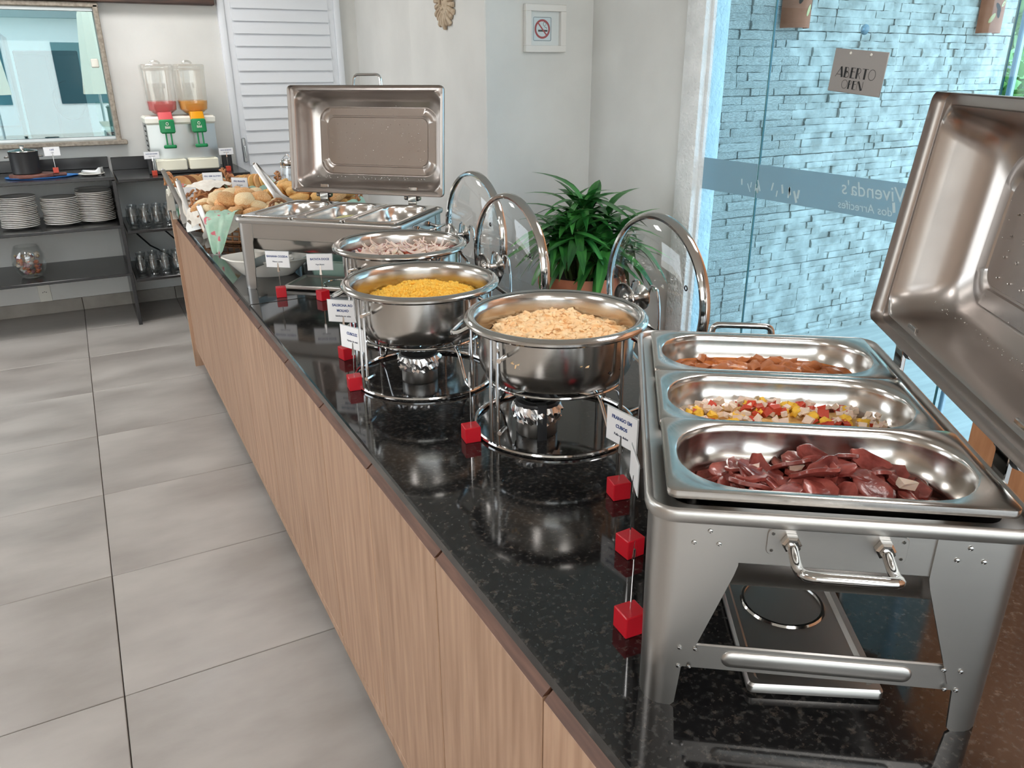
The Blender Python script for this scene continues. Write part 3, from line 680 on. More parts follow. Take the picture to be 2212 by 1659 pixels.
# far pans
oval_fill(pans['f0'], -.052, .0, noisy('dark_syrup', S(54, 34, 34), S(74, 48, 44), 20, .12), 'cooking_liquid', 'dark cooking liquid in the steel pan', 'sauce', 4, .001)
oval_fill(pans['f1'], -.052, .0, noisy('yam_water', S(120, 116, 84), S(150, 144, 108), 20, .15), 'cooking_liquid', 'cloudy cooking water around the yam pieces', 'sauce', 5, .001)
YAM = noisy('boiled_yam', S(196, 190, 128), S(222, 218, 168), 30, .4, sss=.2, rnd=.06)
ym = [chunk(60+s, (2.2, 1, .8), .25, 2).mesh('yam_piece', 60) for s in range(4)]
heap(9, ym, YAM, pans['f1'], -.040, .015, 'yam_piece', 'pale yellow green boiled yam piece', 'yam', 'yam pieces in the pan', 15, .008, .2, .20, .08)
oval_fill(pans['f2'], -.045, .014, noisy('sweet_potato_mash', S(206, 196, 182), S(226, 216, 202), 60, .6, bump=.4), 'mashed_sweet_potato', 'off white mashed sweet potato in the steel pan', 'mash', 6, .006)
# ================================================================= ROUND CHAFERS
def round_chafer(label, x, y, rimz=.22, hang=-40, legs=(195, 288, 20, 110), lidoff=(.25, .035), lidaz=90, lidz=.213):
    t = thing('round_chafer', label, 'round chafer', (x, y, ZT), 0, 'round chafing pots on wire stands')
    C = lambda r_, a, z: (r_*math.cos(R(a)), r_*math.sin(R(a)), z)
    st = MB(); st.tube([C(.155, a, .0048) for a in range(0, 360, 6)], .0045, 8, True); st.tube([C(.128, a, rimz-.1155) for a in range(0, 360, 6)], .0032, 8, True)
    stand = st.build('stand_rings', WIRE, t)
    for i, a in enumerate(legs):
        b = MB()
        for d in ((-3.2, 3.2) if i % 2 == 0 else (0,)):
            b.tube(fillet([C(.155, a+d, .0048), C(.1565, a+d, .03), C(.1545, a+d, rimz-.014)], .02), .0036, 8)
        b.build('leg', WIRE, t)
        if i % 2: MB().tube(fillet([C(.153, a, .010), C(.132, a+2, .016), C(.100, a+8, .078), C(.070, a+14, rimz-.122)], .016), .0034, 8).build('support_arm', WIRE, t)
    for z in (.045, rimz-.04):
        MB().tube([C(.150, 203, z), C(.182, 207, z+.004)], .0042, 8).build('hook_peg', WIRE, t)
    # pan
    P = [(.060, rimz-.112), (.118, rimz-.110), (.134, rimz-.104), (.142, rimz-.090), (.1455, rimz-.070), (.1465, rimz-.012), (.152, rimz-.0105), (.166, rimz-.009), (.1705, rimz-.005), (.1705, rimz-.001), (.167, rimz+.003), (.160, rimz+.004),
         (.152, rimz+.0015), (.1475, rimz-.004), (.1455, rimz-.012), (.1435, rimz-.055), (.140, rimz-.076), (.130, rimz-.083)]
    pan = MB().lathe(P, 72, c0=True, c1=True).build('pan', PANST, t, 32)
    MB().lathe([(.1560, rimz+.0032), (.1600, rimz+.0058), (.1650, rimz+.0050), (.1690, rimz+.0012)], 72).build('rolled_rim', POL, pan, 60)
    sl = MB()
    for a in (-80, -68):
        M = Matrix.Rotation(R(a), 4, 'Z') @ Matrix.Translation((.1462, 0, rimz-.072)) @ Matrix.Rotation(R(90), 4, 'Y')
        sl.lathe([(.0008, .0008), (.0022, .0010), (.0030, .0001)], 10, M=M)
    sl.build('pan_slots', BLACKM, pan)
    for k, a in enumerate((hang, hang+180)):
        M = Matrix.Rotation(R(a), 4, 'Z')
        pts = [M @ Vector(p) for p in ((.147, -.058, rimz-.014), (.172, -.052, rimz-.030), (.192, -.040, rimz-.036), (.192, .040, rimz-.036), (.172, .052, rimz-.030), (.147, .058, rimz-.014))]
        MB().tube(fillet(pts, .014), .0042, 8).build('handle', WIRE, t)
    # lid holder
    lx, ly = lidoff
    wx = lx-.022; zc = lidz
    hp = [(.150, ly-.075, .006), (wx-.01, ly-.062, .007), (wx, ly-.056, .05), (wx, ly-.050, zc-.01), (wx, ly-.040, zc+.026), (wx, ly-.020, zc+.030), (wx, ly-.010, zc-.004), (wx, ly+.010, zc-.004), (wx, ly+.020, zc+.030), (wx, ly+.040, zc+.026), (wx, ly+.050, zc-.01), (wx, ly+.056, .05), (wx-.01, ly+.062, .007), (.150-.02, ly+.075, .006)]
    MB().tube(fillet(hp, .014), .0026, 8).build('lid_holder', WIRE, t)
    cl = MB(); cl.rbox((.176, .018, rimz-.014), (.022, .012, .030), .003, 1); cl.build('hinge_bracket', BLACKM, t)
    return t
def glass_lid(par, label, loc, az, brand=None, drops=0, seed=0):
    MX = Matrix.Rotation(R(-90), 4, 'Y')   # lathe axis z -> -x
    t = MB().lathe([(.156, 0), (.145, .008), (.110, .018), (.06, .024), (.012, .026)], 48, M=MX, c1=True).build('glass_lid', CLEAR, par, 60, loc=loc, rot=(0, 0, R(90-az))); t['label'] = label
    MB().lathe([(.153, .003), (.155, .0075), (.160, .0085), (.1645, .004), (.1665, -.004), (.1655, -.010), (.1615, -.011), (.1590, -.006), (.1565, -.001), (.153, .003)], 72, M=MX).build('rim_band', POL, t, 50)
    MB().lathe([(.025, .0255), (.026, .028), (.012, .031), (.0075, .034), (.0075, .052), (.012, .056), (.030, .064), (.0345, .070), (.033, .072), (.026, .068), (.014, .0655), (.010, .067), (.0085, .071), (.005, .072), (.0035, .069), (0.0006, .069)], 32, M=MX).build('knob', PANST, t, 40)
    MB().lathe([(.0035, .0135), (.006, .0145), (.0035, .016)], 10, M=MX @ Matrix.Translation((.045, -.12, 0))).build('vent', BLACKM, t)
    if drops:
        rg = random.Random(seed); g = MB()
        for k in range(drops):
            a = rg.uniform(0, 6.28); q = rg.uniform(.06, .14); z_ = .026-.018*(q/.145)**2; s = rg.uniform(.0007, .0019)
            g.lathe([(s, 0), (s*.8, .6*s), (s*.1, .9*s)], 5, M=MX @ Matrix.Translation((q*math.cos(a), q*math.sin(a), z_)), c1=True)
        o = g.build('water_drops', CLEAR, t); o['kind'] = 'stuff'
    if brand:
        text(brand, .017, PRINTK, t, (-.0185, .105, .010), (R(90), R(-90), R(-90)), name='brand_mark')
        MB().tube([(-.0165, .105+.007*math.cos(a), .010+.018*math.sin(a)) for a in [R(15*k) for k in range(24)]], .0006, 5, True).build('brand_oval', PRINTK, t)
    return t
RC = [('round steel pot of red sausage and onion on a wire stand', .33, 1.885, .232, -62), ('round steel pot of yellow couscous on a wire stand', .25, 1.55, .22, -42), ('round steel pot of pale shredded chicken on a wire stand', .371, 1.185, .22, -42)]
LIDS = [((.56, 1.925, 1.128), 88), ((.50, 1.612, 1.113), 88), ((.625, 1.222, 1.114), 92)]
LL = ['glass lid with printed oval mark hung behind the sausage pot', 'steamy glass lid hung behind the couscous pot', 'clear glass lid hung behind the shredded chicken pot']
for k, (lb, x, y, rz_, ha) in enumerate(RC):
    (lx, ly, lz), az = LIDS[k]
    rc_ = round_chafer(lb, x, y, rz_, ha, lidoff=(lx-x, ly-y), lidaz=az, lidz=lz-ZT)
    glass_lid(rc_, LL[k], (lx-x, ly-y, lz-ZT), az, 'BRINOX' if k == 0 else None, (30, 150, 40)[k], k)

# burners
def burner(label, x, y, rz, kind):
    t = thing('burner_can', label, 'burner', (x, y, ZT), rz, 'foil collared fuel burners')
    MB().lathe([(.038, .0), (.0395, .002), (.0395, .056), (.038, .058)], 32, c0=True, c1=True).build('can', STEEL, t)
    rg = random.Random(int(x*999)); L = []; n = 56
    for (r_, z, a_) in ((.0400, .060, .0), (.0440, .061, .0015), (.0475, .052, .0035), (.0468, .044, .004), (.0450, .037, .004), (.0435, .030+0, .003)):
        L.append([((r_+rg.uniform(-a_, a_))*math.cos(2*PI*k/n), (r_+rg.uniform(-a_, a_))*math.sin(2*PI*k/n), z+rg.uniform(-a_, a_)*.9) for k in range(n)])
    MB().loft(L).build('foil_collar', FOILM, t, 5, False)
    if kind:
        cap = MB().lathe([(.0405, .058), (.0415, .061), (.0400, .067), (.033, .070), (.026, .068), (.022, .062), (.004, .061)], 32, c1=True).build('cap', BLACKM, t)
        tb = MB(); tb.prism([(-.009, 0), (.009, 0), (.008, .072), (-.008, .072)], -.0445-.003, -.0445, 'y'); tb.box((0, -.040, .070), (.017, .016, .003))
        tb.build('tab_handle', BLACKM, cap); MB().lathe([(.003, 0), (.002, .0015)], 10, M=Matrix.Rotation(R(90), 4, 'X'), c=(0, -.0475, .046), c1=True).build('rivet', POL, cap)
        MB().rbox((0, 0, .0635), (.024, .012, .004), .001, 1).build('wick_shutter', BLACKP, cap)
    else:
        cap = MB().lathe([(.0415, .060), (.040, .063), (.030, .064), (.014, .0635), (.012, .060), (.002, .060)], 32, c1=True).build('cap', BLACKM, t)
        MB().tube(fillet([(.012, 0, .066), (.05, .01, .068), (.060, .030, .068), (.045, .05, .068), (.01, .02, .067)], .015), .0015, 6).build('swing_arm', WIRE, cap)
    return t
burner('fuel can with crinkled foil collar under the couscous pot', .232, 1.535, 0, 0)
burner('fuel can with black tab lid under the shredded chicken pot', .325, 1.172, R(-18), 1)
burner('fuel can with foil collar on the counter before the mint casserole', .372, 2.275, R(20), 1)

# ---- food in the round pots
def round_fill(x, y, z, r_, mt, name, label, cat, dome, amp, seed, crumb=None, nc=0, cs=.004, cmat=None, off=(0, 0), fr=50):
    b = MB(); P = [(0, 0, dome)]; F = []; n = 48; rings = 16
    def H(px, py): 
        d = math.hypot(px-off[0], py-off[1])/r_
        return dome*max(0, 1-d**2)+amp*noise.noise(Vector((px*fr+seed, py*fr, seed)))+amp*.6*noise.noise(Vector((px*fr*.4+seed, py*fr*.4, 3)))
    P[0] = (0, 0, H(0, 0))
    for i in range(1, rings+1):
        for k in range(n):
            a = 2*PI*k/n; px, py = r_*i/rings*math.cos(a), r_*i/rings*math.sin(a); P.append((px, py, H(px, py)))
    for k in range(n): F.append((0, 1+k, 1+(k+1) % n))
    for i in range(rings-1):
        for k in range(n): F.append((1+i*n+k, 1+(i+1)*n+k, 1+(i+1)*n+(k+1) % n, 1+i*n+(k+1) % n))
    b.add(P, F)
    if crumb:
        rg = random.Random(seed)
        for k in range(nc):
            q = math.sqrt(rg.random())*r_*.985; a = rg.uniform(0, 6.283); px, py = q*math.cos(a), q*math.sin(a)
            c = rg.choice(crumb); s = cs*rg.uniform(.6, 1.35)
            M = Matrix.Translation((px, py, H(px, py)+s*.25)) @ Matrix.Rotation(rg.uniform(0, 6), 4, 'Z') @ Matrix.Rotation(rg.gauss(0, .6), 4, 'X') @ Matrix.Scale(s, 4)
            b.add([M @ Vector(v) for v in c.v], c.f)
    o = b.build(name, mt, None, 70, loc=(x, y, z)); tag(o, label, cat, kind='stuff'); return o
CUS = noisy('couscous', S(255, 190, 52), S(255, 214, 100), 90, .7, rnd=.05, coord='Object', lo=.3, hi=.7)
round_fill(.25, 1.55, ZT+.163, .1415, CUS, 'couscous', 'heaped yellow corn couscous in the round steel pot', 'couscous', .034, .006, 2, [chunk(s, (1, 1, .9), .5, 1) for s in range(4)], 3400, .0030, off=(.025, .03))
CHK = noisy('shredded_chicken', S(255, 208, 150), S(255, 228, 186), 45, .6, lo=.3, hi=.7)
round_fill(.371, 1.185, ZT+.166, .1415, CHK, 'shredded_chicken', 'heap of pale shredded chicken in the round steel pot', 'chicken', .026, .007, 4, [chunk(20+s, (1.7, .9, .7), .6, 1) for s in range(5)], 1900, .0052, off=(.03, .05))
SAU = noisy('tomato_sauce', S(140, 40, 22), S(176, 66, 36), 50, .2, bump=.3)
round_fill(.33, 1.885, ZT+.198, .142, SAU, 'tomato_sauce', 'red tomato sauce in the round steel pot', 'sauce', .006, .002, 6)
def strip_mesh(seed):
    rg = random.Random(seed); b = MB(); P = []; F = []; n = 9; R0 = rg.uniform(.018, .032); arc = rg.uniform(1.2, 2.6); w_ = rg.uniform(.006, .010)
    for i in range(n):
        a = -arc/2+arc*i/(n-1); ww = w_*(1-.5*abs(2*i/(n-1)-1))
        for s in (-1, 1):
            P += [((R0+s*.0012)*math.sin(a), (R0+s*.0012)*math.cos(a)-R0, -ww/2), ((R0+s*.0012)*math.sin(a), (R0+s*.0012)*math.cos(a)-R0, ww/2)]
    for i in range(n-1):
        o = i*4
        for q in ((0, 1, 5, 4), (1, 3, 7, 5), (3, 2, 6, 7), (2, 0, 4, 6)): F.append(tuple(o+j for j in q))
    F += [(0, 2, 3, 1), ((n-1)*4, (n-1)*4+1, (n-1)*4+3, (n-1)*4+2)]
    return b.add(P, F).mesh('onion_strip', 50)
osm = [strip_mesh(s) for s in range(6)]; ONI2 = noisy('cooked_onion', S(226, 204, 190), S(240, 226, 214), 30, .3, sss=.3, rnd=.05)
rg = random.Random(9)
for k in range(95):
    q = math.sqrt(rg.random())*.112; a = rg.uniform(0, 6.283); o = mob('onion_strip', rg.choice(osm), ONI2)
    o.matrix_world = Matrix.Translation((.335+q*math.cos(a), 1.875+q*math.sin(a), ZT+.207+.010*(1-q/.12)+rg.uniform(-.002, .006))) @ Matrix.Rotation(rg.uniform(0, 6.3), 4, 'Z') @ Matrix.Rotation(rg.gauss(0, .8), 4, 'X') @ Matrix.Rotation(rg.gauss(0, .3), 4, 'Y')
    tag(o, 'curved white onion strip on red tomato sauce', 'onion', 'onion strips in the sausage pot')
SAUR = noisy('sausage_red', S(160, 52, 30), S(190, 78, 44), 50, .3, rnd=.1)
for k in range(40):
    q = math.sqrt(rg.random())*.128; a = rg.uniform(0, 6.283); o = mob('sausage_slice', sm[k % 6], SAUR)
    o.matrix_world = Matrix.Translation((.33+q*math.cos(a), 1.885+q*math.sin(a), ZT+.204+.004*(1-q/.13))) @ Matrix.Rotation(rg.uniform(0, 6.3), 4, 'Z') @ Matrix.Rotation(rg.gauss(0, .3), 4, 'X') @ Matrix.Scale(.6, 4)
    tag(o, 'red sausage slice half sunk in tomato sauce', 'sausage slice', 'sausage slices in the round pot')

# ================================================================= LABEL HOLDERS
cube_m = MB().rbox((0, 0, .015), (.030, .030, .030), .0012, 1).mesh('cube')
def holder(label, x, y, theta, lines=None, z=ZT, cube=True, wire=.088, card=(.066, .046), mt=ACR, cs=1.0, cubrot=None, lean=0, sizes=(.0082, .0055)):
    t = thing('label_holder', label, 'label holder', (x, y, z), R(theta), 'label holders on coloured cubes')
    if cube:
        c = mob('cube', cube_m, mt, t); c.rotation_euler = (0, 0, R((cubrot if cubrot is not None else 0)-theta)); c.scale = (cs, cs, cs)
    h = .03*cs; top = h+wire*cs*.72
    MB().tube([(0, 0, h-.004), (lean*.4, 0, h+wire*.3*cs), (lean, 0, top)], .0011, 6).build('wire', WIRE, t)
    cl = MB()
    cl.add([(lean-.0035, -.0025, top-.016), (lean+.0035, -.0025, top-.016), (lean+.0012, -.0006, top+.012), (lean-.0012, -.0006, top+.012)], [(0, 1, 2, 3)])
    cl.add([(lean-.0035, .0025, top-.016), (lean+.0035, .0025, top-.016), (lean+.0012, .0006, top+.012), (lean-.0012, .0006, top+.012)], [(0, 1, 2, 3)])
    cl.build('clip', WIRE, t, smooth=False)
    if lines is not None:
        zc = top+card[1]/2-.002
        cd = MB().rbox((lean, 0, zc), (card[0], .0009, card[1]), .0003, 1).build('card', CARD, t)
        sl = MB().rbox((lean, .0010, zc), (card[0]+.003, .0006, card[1]+.003), .0002, 1).build('sleeve', CLEARP, t)
        n = len(lines)
        for i, (s, big) in enumerate(lines):
            zz = zc+card[1]*(.5-(i+1)/(n+1))+.001
            text(s, sizes[0] if big else sizes[1], PRINTB if big else PRINTG, cd, (lean, -.0007, zz), bold=.00025 if big else .0001)
    return t
CLEARP = plain('clear_sleeve', S(196, 200, 202), .2)
holder('red cube holding a card that reads BANANA COZIDA', .120, 2.385, -38, [('BANANA COZIDA', 1), ('Plátano cocido', 0)], card=(.074, .048), cubrot=-10)
holder('red cube holding a card that reads BATATA DOCE', .222, 2.285, -26, [('BATATA DOCE', 1), ('Papa Batata', 0)], card=(.074, .048), cubrot=18)
holder('red cube holding a card that reads SALSICHA AO MOLHO', .128, 1.745, -40, [('SALSICHA AO', 1), ('MOLHO', 1), ('Salchicha en salsa', 0)], card=(.074, .052), cubrot=10)
holder('red cube holding a slanted card that reads CUSCUZ', .086, 1.548, -66, [('CUSCUZ', 1), ('Harina de maíz', 0)], card=(.074, .048), cubrot=-6, lean=.004)
holder('red cube with a bare wire clip beside the shredded chicken pot', .197, 1.196, -82, None, cubrot=-8, wire=.13)
holder('red cube holding a card that reads FRANGO EM CUBOS', .316, .893, -84, [('FRANGO EM', 1), ('CUBOS', 1), ('Pollo en dados', 0)], card=(.070, .056), cubrot=-12)
holder('red cube with tilted wire clip leaning on the big chafing dish', .236, .754, -118, [], card=(.066, .046), cubrot=2, wire=.115)
holder('red cube at the counter edge with an upright bare clip', .138, .620, -122, None, cubrot=-4, wire=.125, lean=.006)
# dispenser labels etc. are placed with the back shelf
# ================================================================= PLANT IN THE CORNER
pt = thing('potted_plant', 'bushy green strap leaved plant in a terracotta pot in the corner', 'plant', (1.72, 3.14, 0))
MB().lathe([(.15, 0), (.155, .01), (.19, .54), (.212, .555), (.216, .57), (.216, .62), (.208, .63), (.192, .625), (.185, .57), (.18, .56)], 48, c0=True, c1=True).build('pot', TERR, pt, 40)
MB().lathe([(.186, .59), (.1, .60), (.01, .602)], 32, c1=True).build('soil', plain('soil', S(50, 38, 30), .95), pt)
LF = noisy('plant_leaf', S(24, 80, 34), S(70, 138, 62), 5, .32, stretch=(9, 1, 1), rnd=.28, detail=3)
lms = [leaf_mesh(w_, l_, bd, 7, fold=.35).mesh('leaf', 70) for w_, l_, bd in ((.044, .21, .7), (.052, .24, .9), (.040, .19, .45), (.056, .22, 1.25), (.048, .25, .8), (.062, .20, .35))]
rg = random.Random(21); heads = []
for k in range(15):
    a = 2*PI*k/15*2.4+rg.uniform(-.3, .3); q = .19*math.sqrt((k+.5)/15); heads.append((q*math.cos(a), q*math.sin(a), .70+.22*(1-(q/.2)**2)+rg.uniform(-.05, .05), a))
heads += [(-.02, -.02, .95, 0), (.10, -.05, .90, 0), (-.1, -.1, .86, 0), (.13, -.12, .82, 0), (-.15, -.05, .80, 0), (.03, -.17, .78, 0)]
st = MB()
for hx, hy, hz_, a in heads: st.tube([(hx*.5, hy*.5, .59), (hx*.8, hy*.8, .59+(hz_-.59)*.6), (hx, hy, hz_)], [.009, .008, .006], 6)
st.build('stems', plain('plant_stem', S(90, 110, 60), .7), pt)
nl = 0
for hi, (hx, hy, hz_, a) in enumerate(heads):
    for j in range(14):
        if nl >= 294: break
        az = j*2.4+rg.uniform(-.3, .3); el = R(72-5.5*j+rg.uniform(-10, 10)); v = rg.randrange(6)
        o = mob('leaf', lms[v], LF, pt)
        d = Vector((math.cos(az)*math.cos(el), math.sin(az)*math.cos(el), math.sin(el)))
        o.matrix_local = Matrix.Translation((hx, hy, hz_-.004*j)) @ d.to_track_quat('Y', 'Z').to_matrix().to_4x4() @ Matrix.Scale(rg.uniform(.75, 1.12)*(1.0 if j else .8), 4)
        nl += 1

# ================================================================= WALL DECOR
# no smoking picture on the pillar
t = thing('framed_sign', 'white framed no smoking sign on the pillar', 'framed sign', (1.8915, 3.828, 1.742)); t.rotation_euler = (0, 0, 0)
WF = plain('white_frame', S(228, 226, 222), .5)
fm = MB(); fw, fh, fb = .240, .225, .032
for c, d in (((0, 0, fh/2-fb/2), (fw, fb)), ((0, 0, -fh/2+fb/2), (fw, fb)), ((-fw/2+fb/2, 0, 0), (fb, fh-2*fb)), ((fw/2-fb/2, 0, 0), (fb, fh-2*fb))): fm.rbox((c[0], -.016, c[2]), (d[0], .032, d[1]), .002, 1)
fm.build('frame', WF, t); MB().box((0, -.006, 0), (fw-2*fb, .004, fh-2*fb)).build('mat_board', PAPER, t, smooth=False)
px, pz = -.012, -.002
sgn = MB().loft([[(px+x, -.0085+d, pz+y) for x, y, _ in rr(.112, .116, .006, 3)] for d in (0, -.0006)], True, True).build('sign_card', plain('sign_card_white', S(222, 234, 240), .4), t)
MB().tube([(px+x, -.0093, pz+y) for x, y, _ in rr(.104, .110, .006, 3)], .0011, 4, True).build('sign_border', PRINTK, sgn)
MB().lathe([(.036, 0), (.036, .0008), (.046, .0008), (.046, 0)], 40, M=Matrix.Translation((px, -.0092, pz)) @ Matrix.Rotation(R(90), 4, 'X')).build('red_ring', REDP, sgn)
MB().box((px+.003, -.0094, pz-.008), (.056, .0006, .009)).build('cigarette', PRINTK, sgn, smooth=False)
MB().box((px, -.0100, pz), (.085, .0006, .007), Matrix.Translation((px, 0, pz)) @ Matrix.Rotation(R(48), 4, 'Y') @ Matrix.Translation((-px, 0, -pz))).build('red_bar', REDP, sgn, smooth=False)
sk = MB(); sk.tube(fillet([(px+.026, -.0094, pz), (px+.026, -.0094, pz+.007), (px+.014, -.0094, pz+.009), (px+.014, -.0094, pz+.016)], .004), .0011, 5); sk.tube([(px+.014+.008*math.cos(R(q)), -.0094, pz+.024+.009*math.sin(R(q))) for q in range(-60, 280, 20)], .0011, 5)
sk.build('smoke', PRINTK, sgn)
MB().box((0, -.013, 0), (fw-2*fb, .0015, fh-2*fb)).build('glass', CLEAR, t, smooth=False)
# sun ornament on the -x face of the pillar
t = thing('sun_ornament', 'carved pale wooden sun face ornament hung on the pillar', 'ornament', (1.553, 4.30, 1.885), 0)
SUNW = noisy('pale_carved_wood', S(168, 146, 122), S(206, 188, 164), 25, .7, bump=.3, rnd=.06)
rm = MB(); rm.loft([[(-.006-h*.5, x, z), (-.006-h, x*.5, z), (-.006-h, -x*.5, z), (-.006-h*.5, -x, z), (-.003, -x, z), (-.003, x, z)] for x, z, h in ((.009, .050, .012), (.012, .09, .016), (.014, .128, .012), (.011, .134, .008))], True, True)
rmm = rm.mesh('ray', 40)
for k in range(22):
    o = mob('ray', rmm, SUNW, t, rot=(2*PI*k/22, 0, 0)); s = 1 if k % 2 else .9; o.scale = (1, 1, s)
MX = Matrix.Rotation(R(-90), 4, 'Y')
face = MB().lathe([(.062, .003), (.062, .012), (.052, .022), (.03, .028), (.004, .030)], 32, M=MX, c0=True, c1=True).build('face', SUNW, t)
fd = MB(); fd.tube([(-.030, 0, .03), (-.038, 0, .0), (-.042, 0, -.012), (-.03, 0, -.018)], [.004, .006, .008, .005], 8)
for s in (-1, 1): fd.lathe([(.009, .026), (.008, .031), (.003, .033)], 12, M=MX, c=(0, s*.022, .014), c1=True); fd.tube([(-.028, s*.034, .030), (-.032, s*.02, .036), (-.030, s*.008, .030)], .0035, 6)
fd.tube([(-.030, -.02, -.030), (-.032, 0, -.036), (-.030, .02, -.030)], .004, 6); fd.build('features', SUNW, face)
# ABERTO / OPEN sign stuck on the glass
t = thing('open_sign', 'grey hanging sign reading ABERTO OPEN on the glass', 'sign', (2.215, 2.107, 1.529)); t.rotation_euler = (0, R(0), R(-90))
SG = plain('sign_grey', S(150, 144, 140), .35)
tilt = Matrix.Rotation(R(5.0), 4, 'Y')
pl = MB().rbox((0, 0, 0), (.236, .004, .150), .002, 1); pl.xf(tilt); pb = pl.build('plate', SG, t)
def deco(word, x0, z0, h, wths):
    tk, th = .0092*h/.04, .0018*h/.04
    def seg(b, p, q, w_):
        p, q = Vector((p[0], 0, p[1])), Vector((q[0], 0, q[1])); d = (q-p).normalized(); n_ = Vector((-d.z, 0, d.x))*w_/2
        b.add([p-n_, q-n_, q+n_, p+n_], [(0, 1, 2, 3)])
    def arc(b, cx, cz, rx, rz_, a0, a1, w_):
        pts = [(cx+rx*math.cos(R(a0+(a1-a0)*i/16)), cz+rz_*math.sin(R(a0+(a1-a0)*i/16))) for i in range(17)]
        for i in range(16): seg(b, pts[i], pts[i+1], w_)
    x = x0
    for ch, cw in zip(word, wths):
        b = MB(); w_ = cw*h
        if ch == 'A': seg(b, (x, z0), (x+w_*.62, z0+h), th); seg(b, (x+w_*.60, z0+h), (x+w_*.86, z0), tk); seg(b, (x+w_*.15, z0+h*.24), (x+w_*.8, z0+h*.24), th)
        elif ch == 'B': seg(b, (x+tk/2, z0), (x+tk/2, z0+h), tk); arc(b, x+w_*.42, z0+h*.76, w_*.3, h*.22, -150, 120, th); arc(b, x+w_*.40, z0+h*.28, w_*.48, h*.27, -100, 110, th); arc(b, x+w_*.45, z0+h*.52, w_*.16, h*.10, 0, 300, th); seg(b, (x, z0+th/2), (x+w_*.5, z0+th/2), th)
        elif ch == 'E': seg(b, (x+tk/2, z0), (x+tk/2, z0+h), tk); [seg(b, (x, z0+zz), (x+w_*.9, z0+zz), th) for zz in (th/2, h*.62, h-th/2)]
        elif ch == 'R': seg(b, (x+tk/2, z0), (x+tk/2, z0+h), tk); arc(b, x+w_*.4, z0+h*.74, w_*.42, h*.25, -95, 95, th); seg(b, (x+w_*.4, z0+h*.5), (x+w_*.9, z0), th)
        elif ch == 'T': seg(b, (x+w_*.5, z0), (x+w_*.5, z0+h), tk); seg(b, (x, z0+h-th/2), (x+w_, z0+h-th/2), th)
        elif ch == 'O': arc(b, x+w_*.5, z0+h*.5, w_*.48, h*.5, 0, 360, th)
        elif ch == 'P': seg(b, (x+tk/2, z0), (x+tk/2, z0+h), tk); arc(b, x+w_*.35, z0+h*.76, w_*.45, h*.23, -100, 100, th)
        elif ch == 'N': seg(b, (x+th/2, z0), (x+th/2, z0+h), th); seg(b, (x+tk*.6, z0+h), (x+w_*.75, z0), tk); seg(b, (x+w_*.88, z0), (x+w_*.88, z0+h), th)
        b.v = [(v[0], -.0028, v[2]) for v in b.v]
        b.xf(tilt); b.build('lettering', PRINTK, pb, smooth=False)
        x += w_+h*.07
deco('ABERTO', -.094, -.022, .036, (.98, .72, .62, .66, .72, .86))
deco('OPEN', -.058, -.060, .030, (.92, .58, .62, .95))
hl = MB()
for s in (-.045, .045):
    p = tilt @ Vector((s, -.0022, .062)); hl.lathe([(.005, 0), (.004, .0015)], 12, M=Matrix.Rotation(R(90), 4, 'X'), c=p, c1=True)
hl.build('eyelets', WHITEP, pb)
t = thing('suction_cup', 'small clear suction cup stuck on the tinted glass above the sign', 'suction cup', (2.2255, 2.11, 1.672))
MB().lathe([(.018, 0), (.016, .004), (.006, .010), (.006, .016), (.002, .017)], 20, M=Matrix.Rotation(R(-90), 4, 'Y'), c1=True).build('cup', plain('cup_plastic', S(120, 170, 200), .2), t)
# terracotta wall lamps on the stone wall
def sconce(label, x, z):
    t = thing('wall_lamp', label, 'wall lamp', (x, 3.19, z), 0, 'terracotta lamps on the stone wall')
    n = 20; L = []
    for zz, s in ((-.17, 1), (-.17, .93), (.17, .93), (.17, 1)):
        L.append([(.085*s*math.cos(PI*k/n), -.085*s*math.sin(PI*k/n), zz) for k in range(n+1)])
    b = MB(); N = n+1; vs = [p for l in L for p in l]; fs = []
    for i in range(4):
        for k in range(n): fs.append((i*N+k, i*N+k+1, ((i+1) % 4)*N+k+1, ((i+1) % 4)*N+k))
    b.add(vs, fs).build('shell', TERR, t, 30)
    DK = plain('lamp_opening', S(226, 206, 150), .8); DK2 = plain('lamp_dark_opening', S(52, 40, 34), .9)
    rgl = random.Random(int(x*100))
    for k in range(9):      # carved leaf shaped openings
        a = R(90+rgl.uniform(-42, 42)); zz = -.09+.028*k; rot = rgl.uniform(-.9, .9)
        P = [];
        for q in range(12):
            u = .011*math.cos(2*PI*q/12); v = .030*math.sin(2*PI*q/12)*(1 if True else 1); uu = u*math.cos(rot)-v*math.sin(rot); vv = u*math.sin(rot)+v*math.cos(rot); aa = a+uu/.085
            P.append((.0862*math.cos(aa), -.0862*math.sin(aa), zz+vv))
        MB().add(P, [tuple(range(12))]).build('opening', DK if k % 3 == 0 else DK2, t, smooth=False)
    return t
sconce('brown terracotta lamp on the stone wall near the plaster jamb', 2.995, 1.905)
sconce('orange terracotta lamp on the stone wall near the garden', 4.60, 1.905)

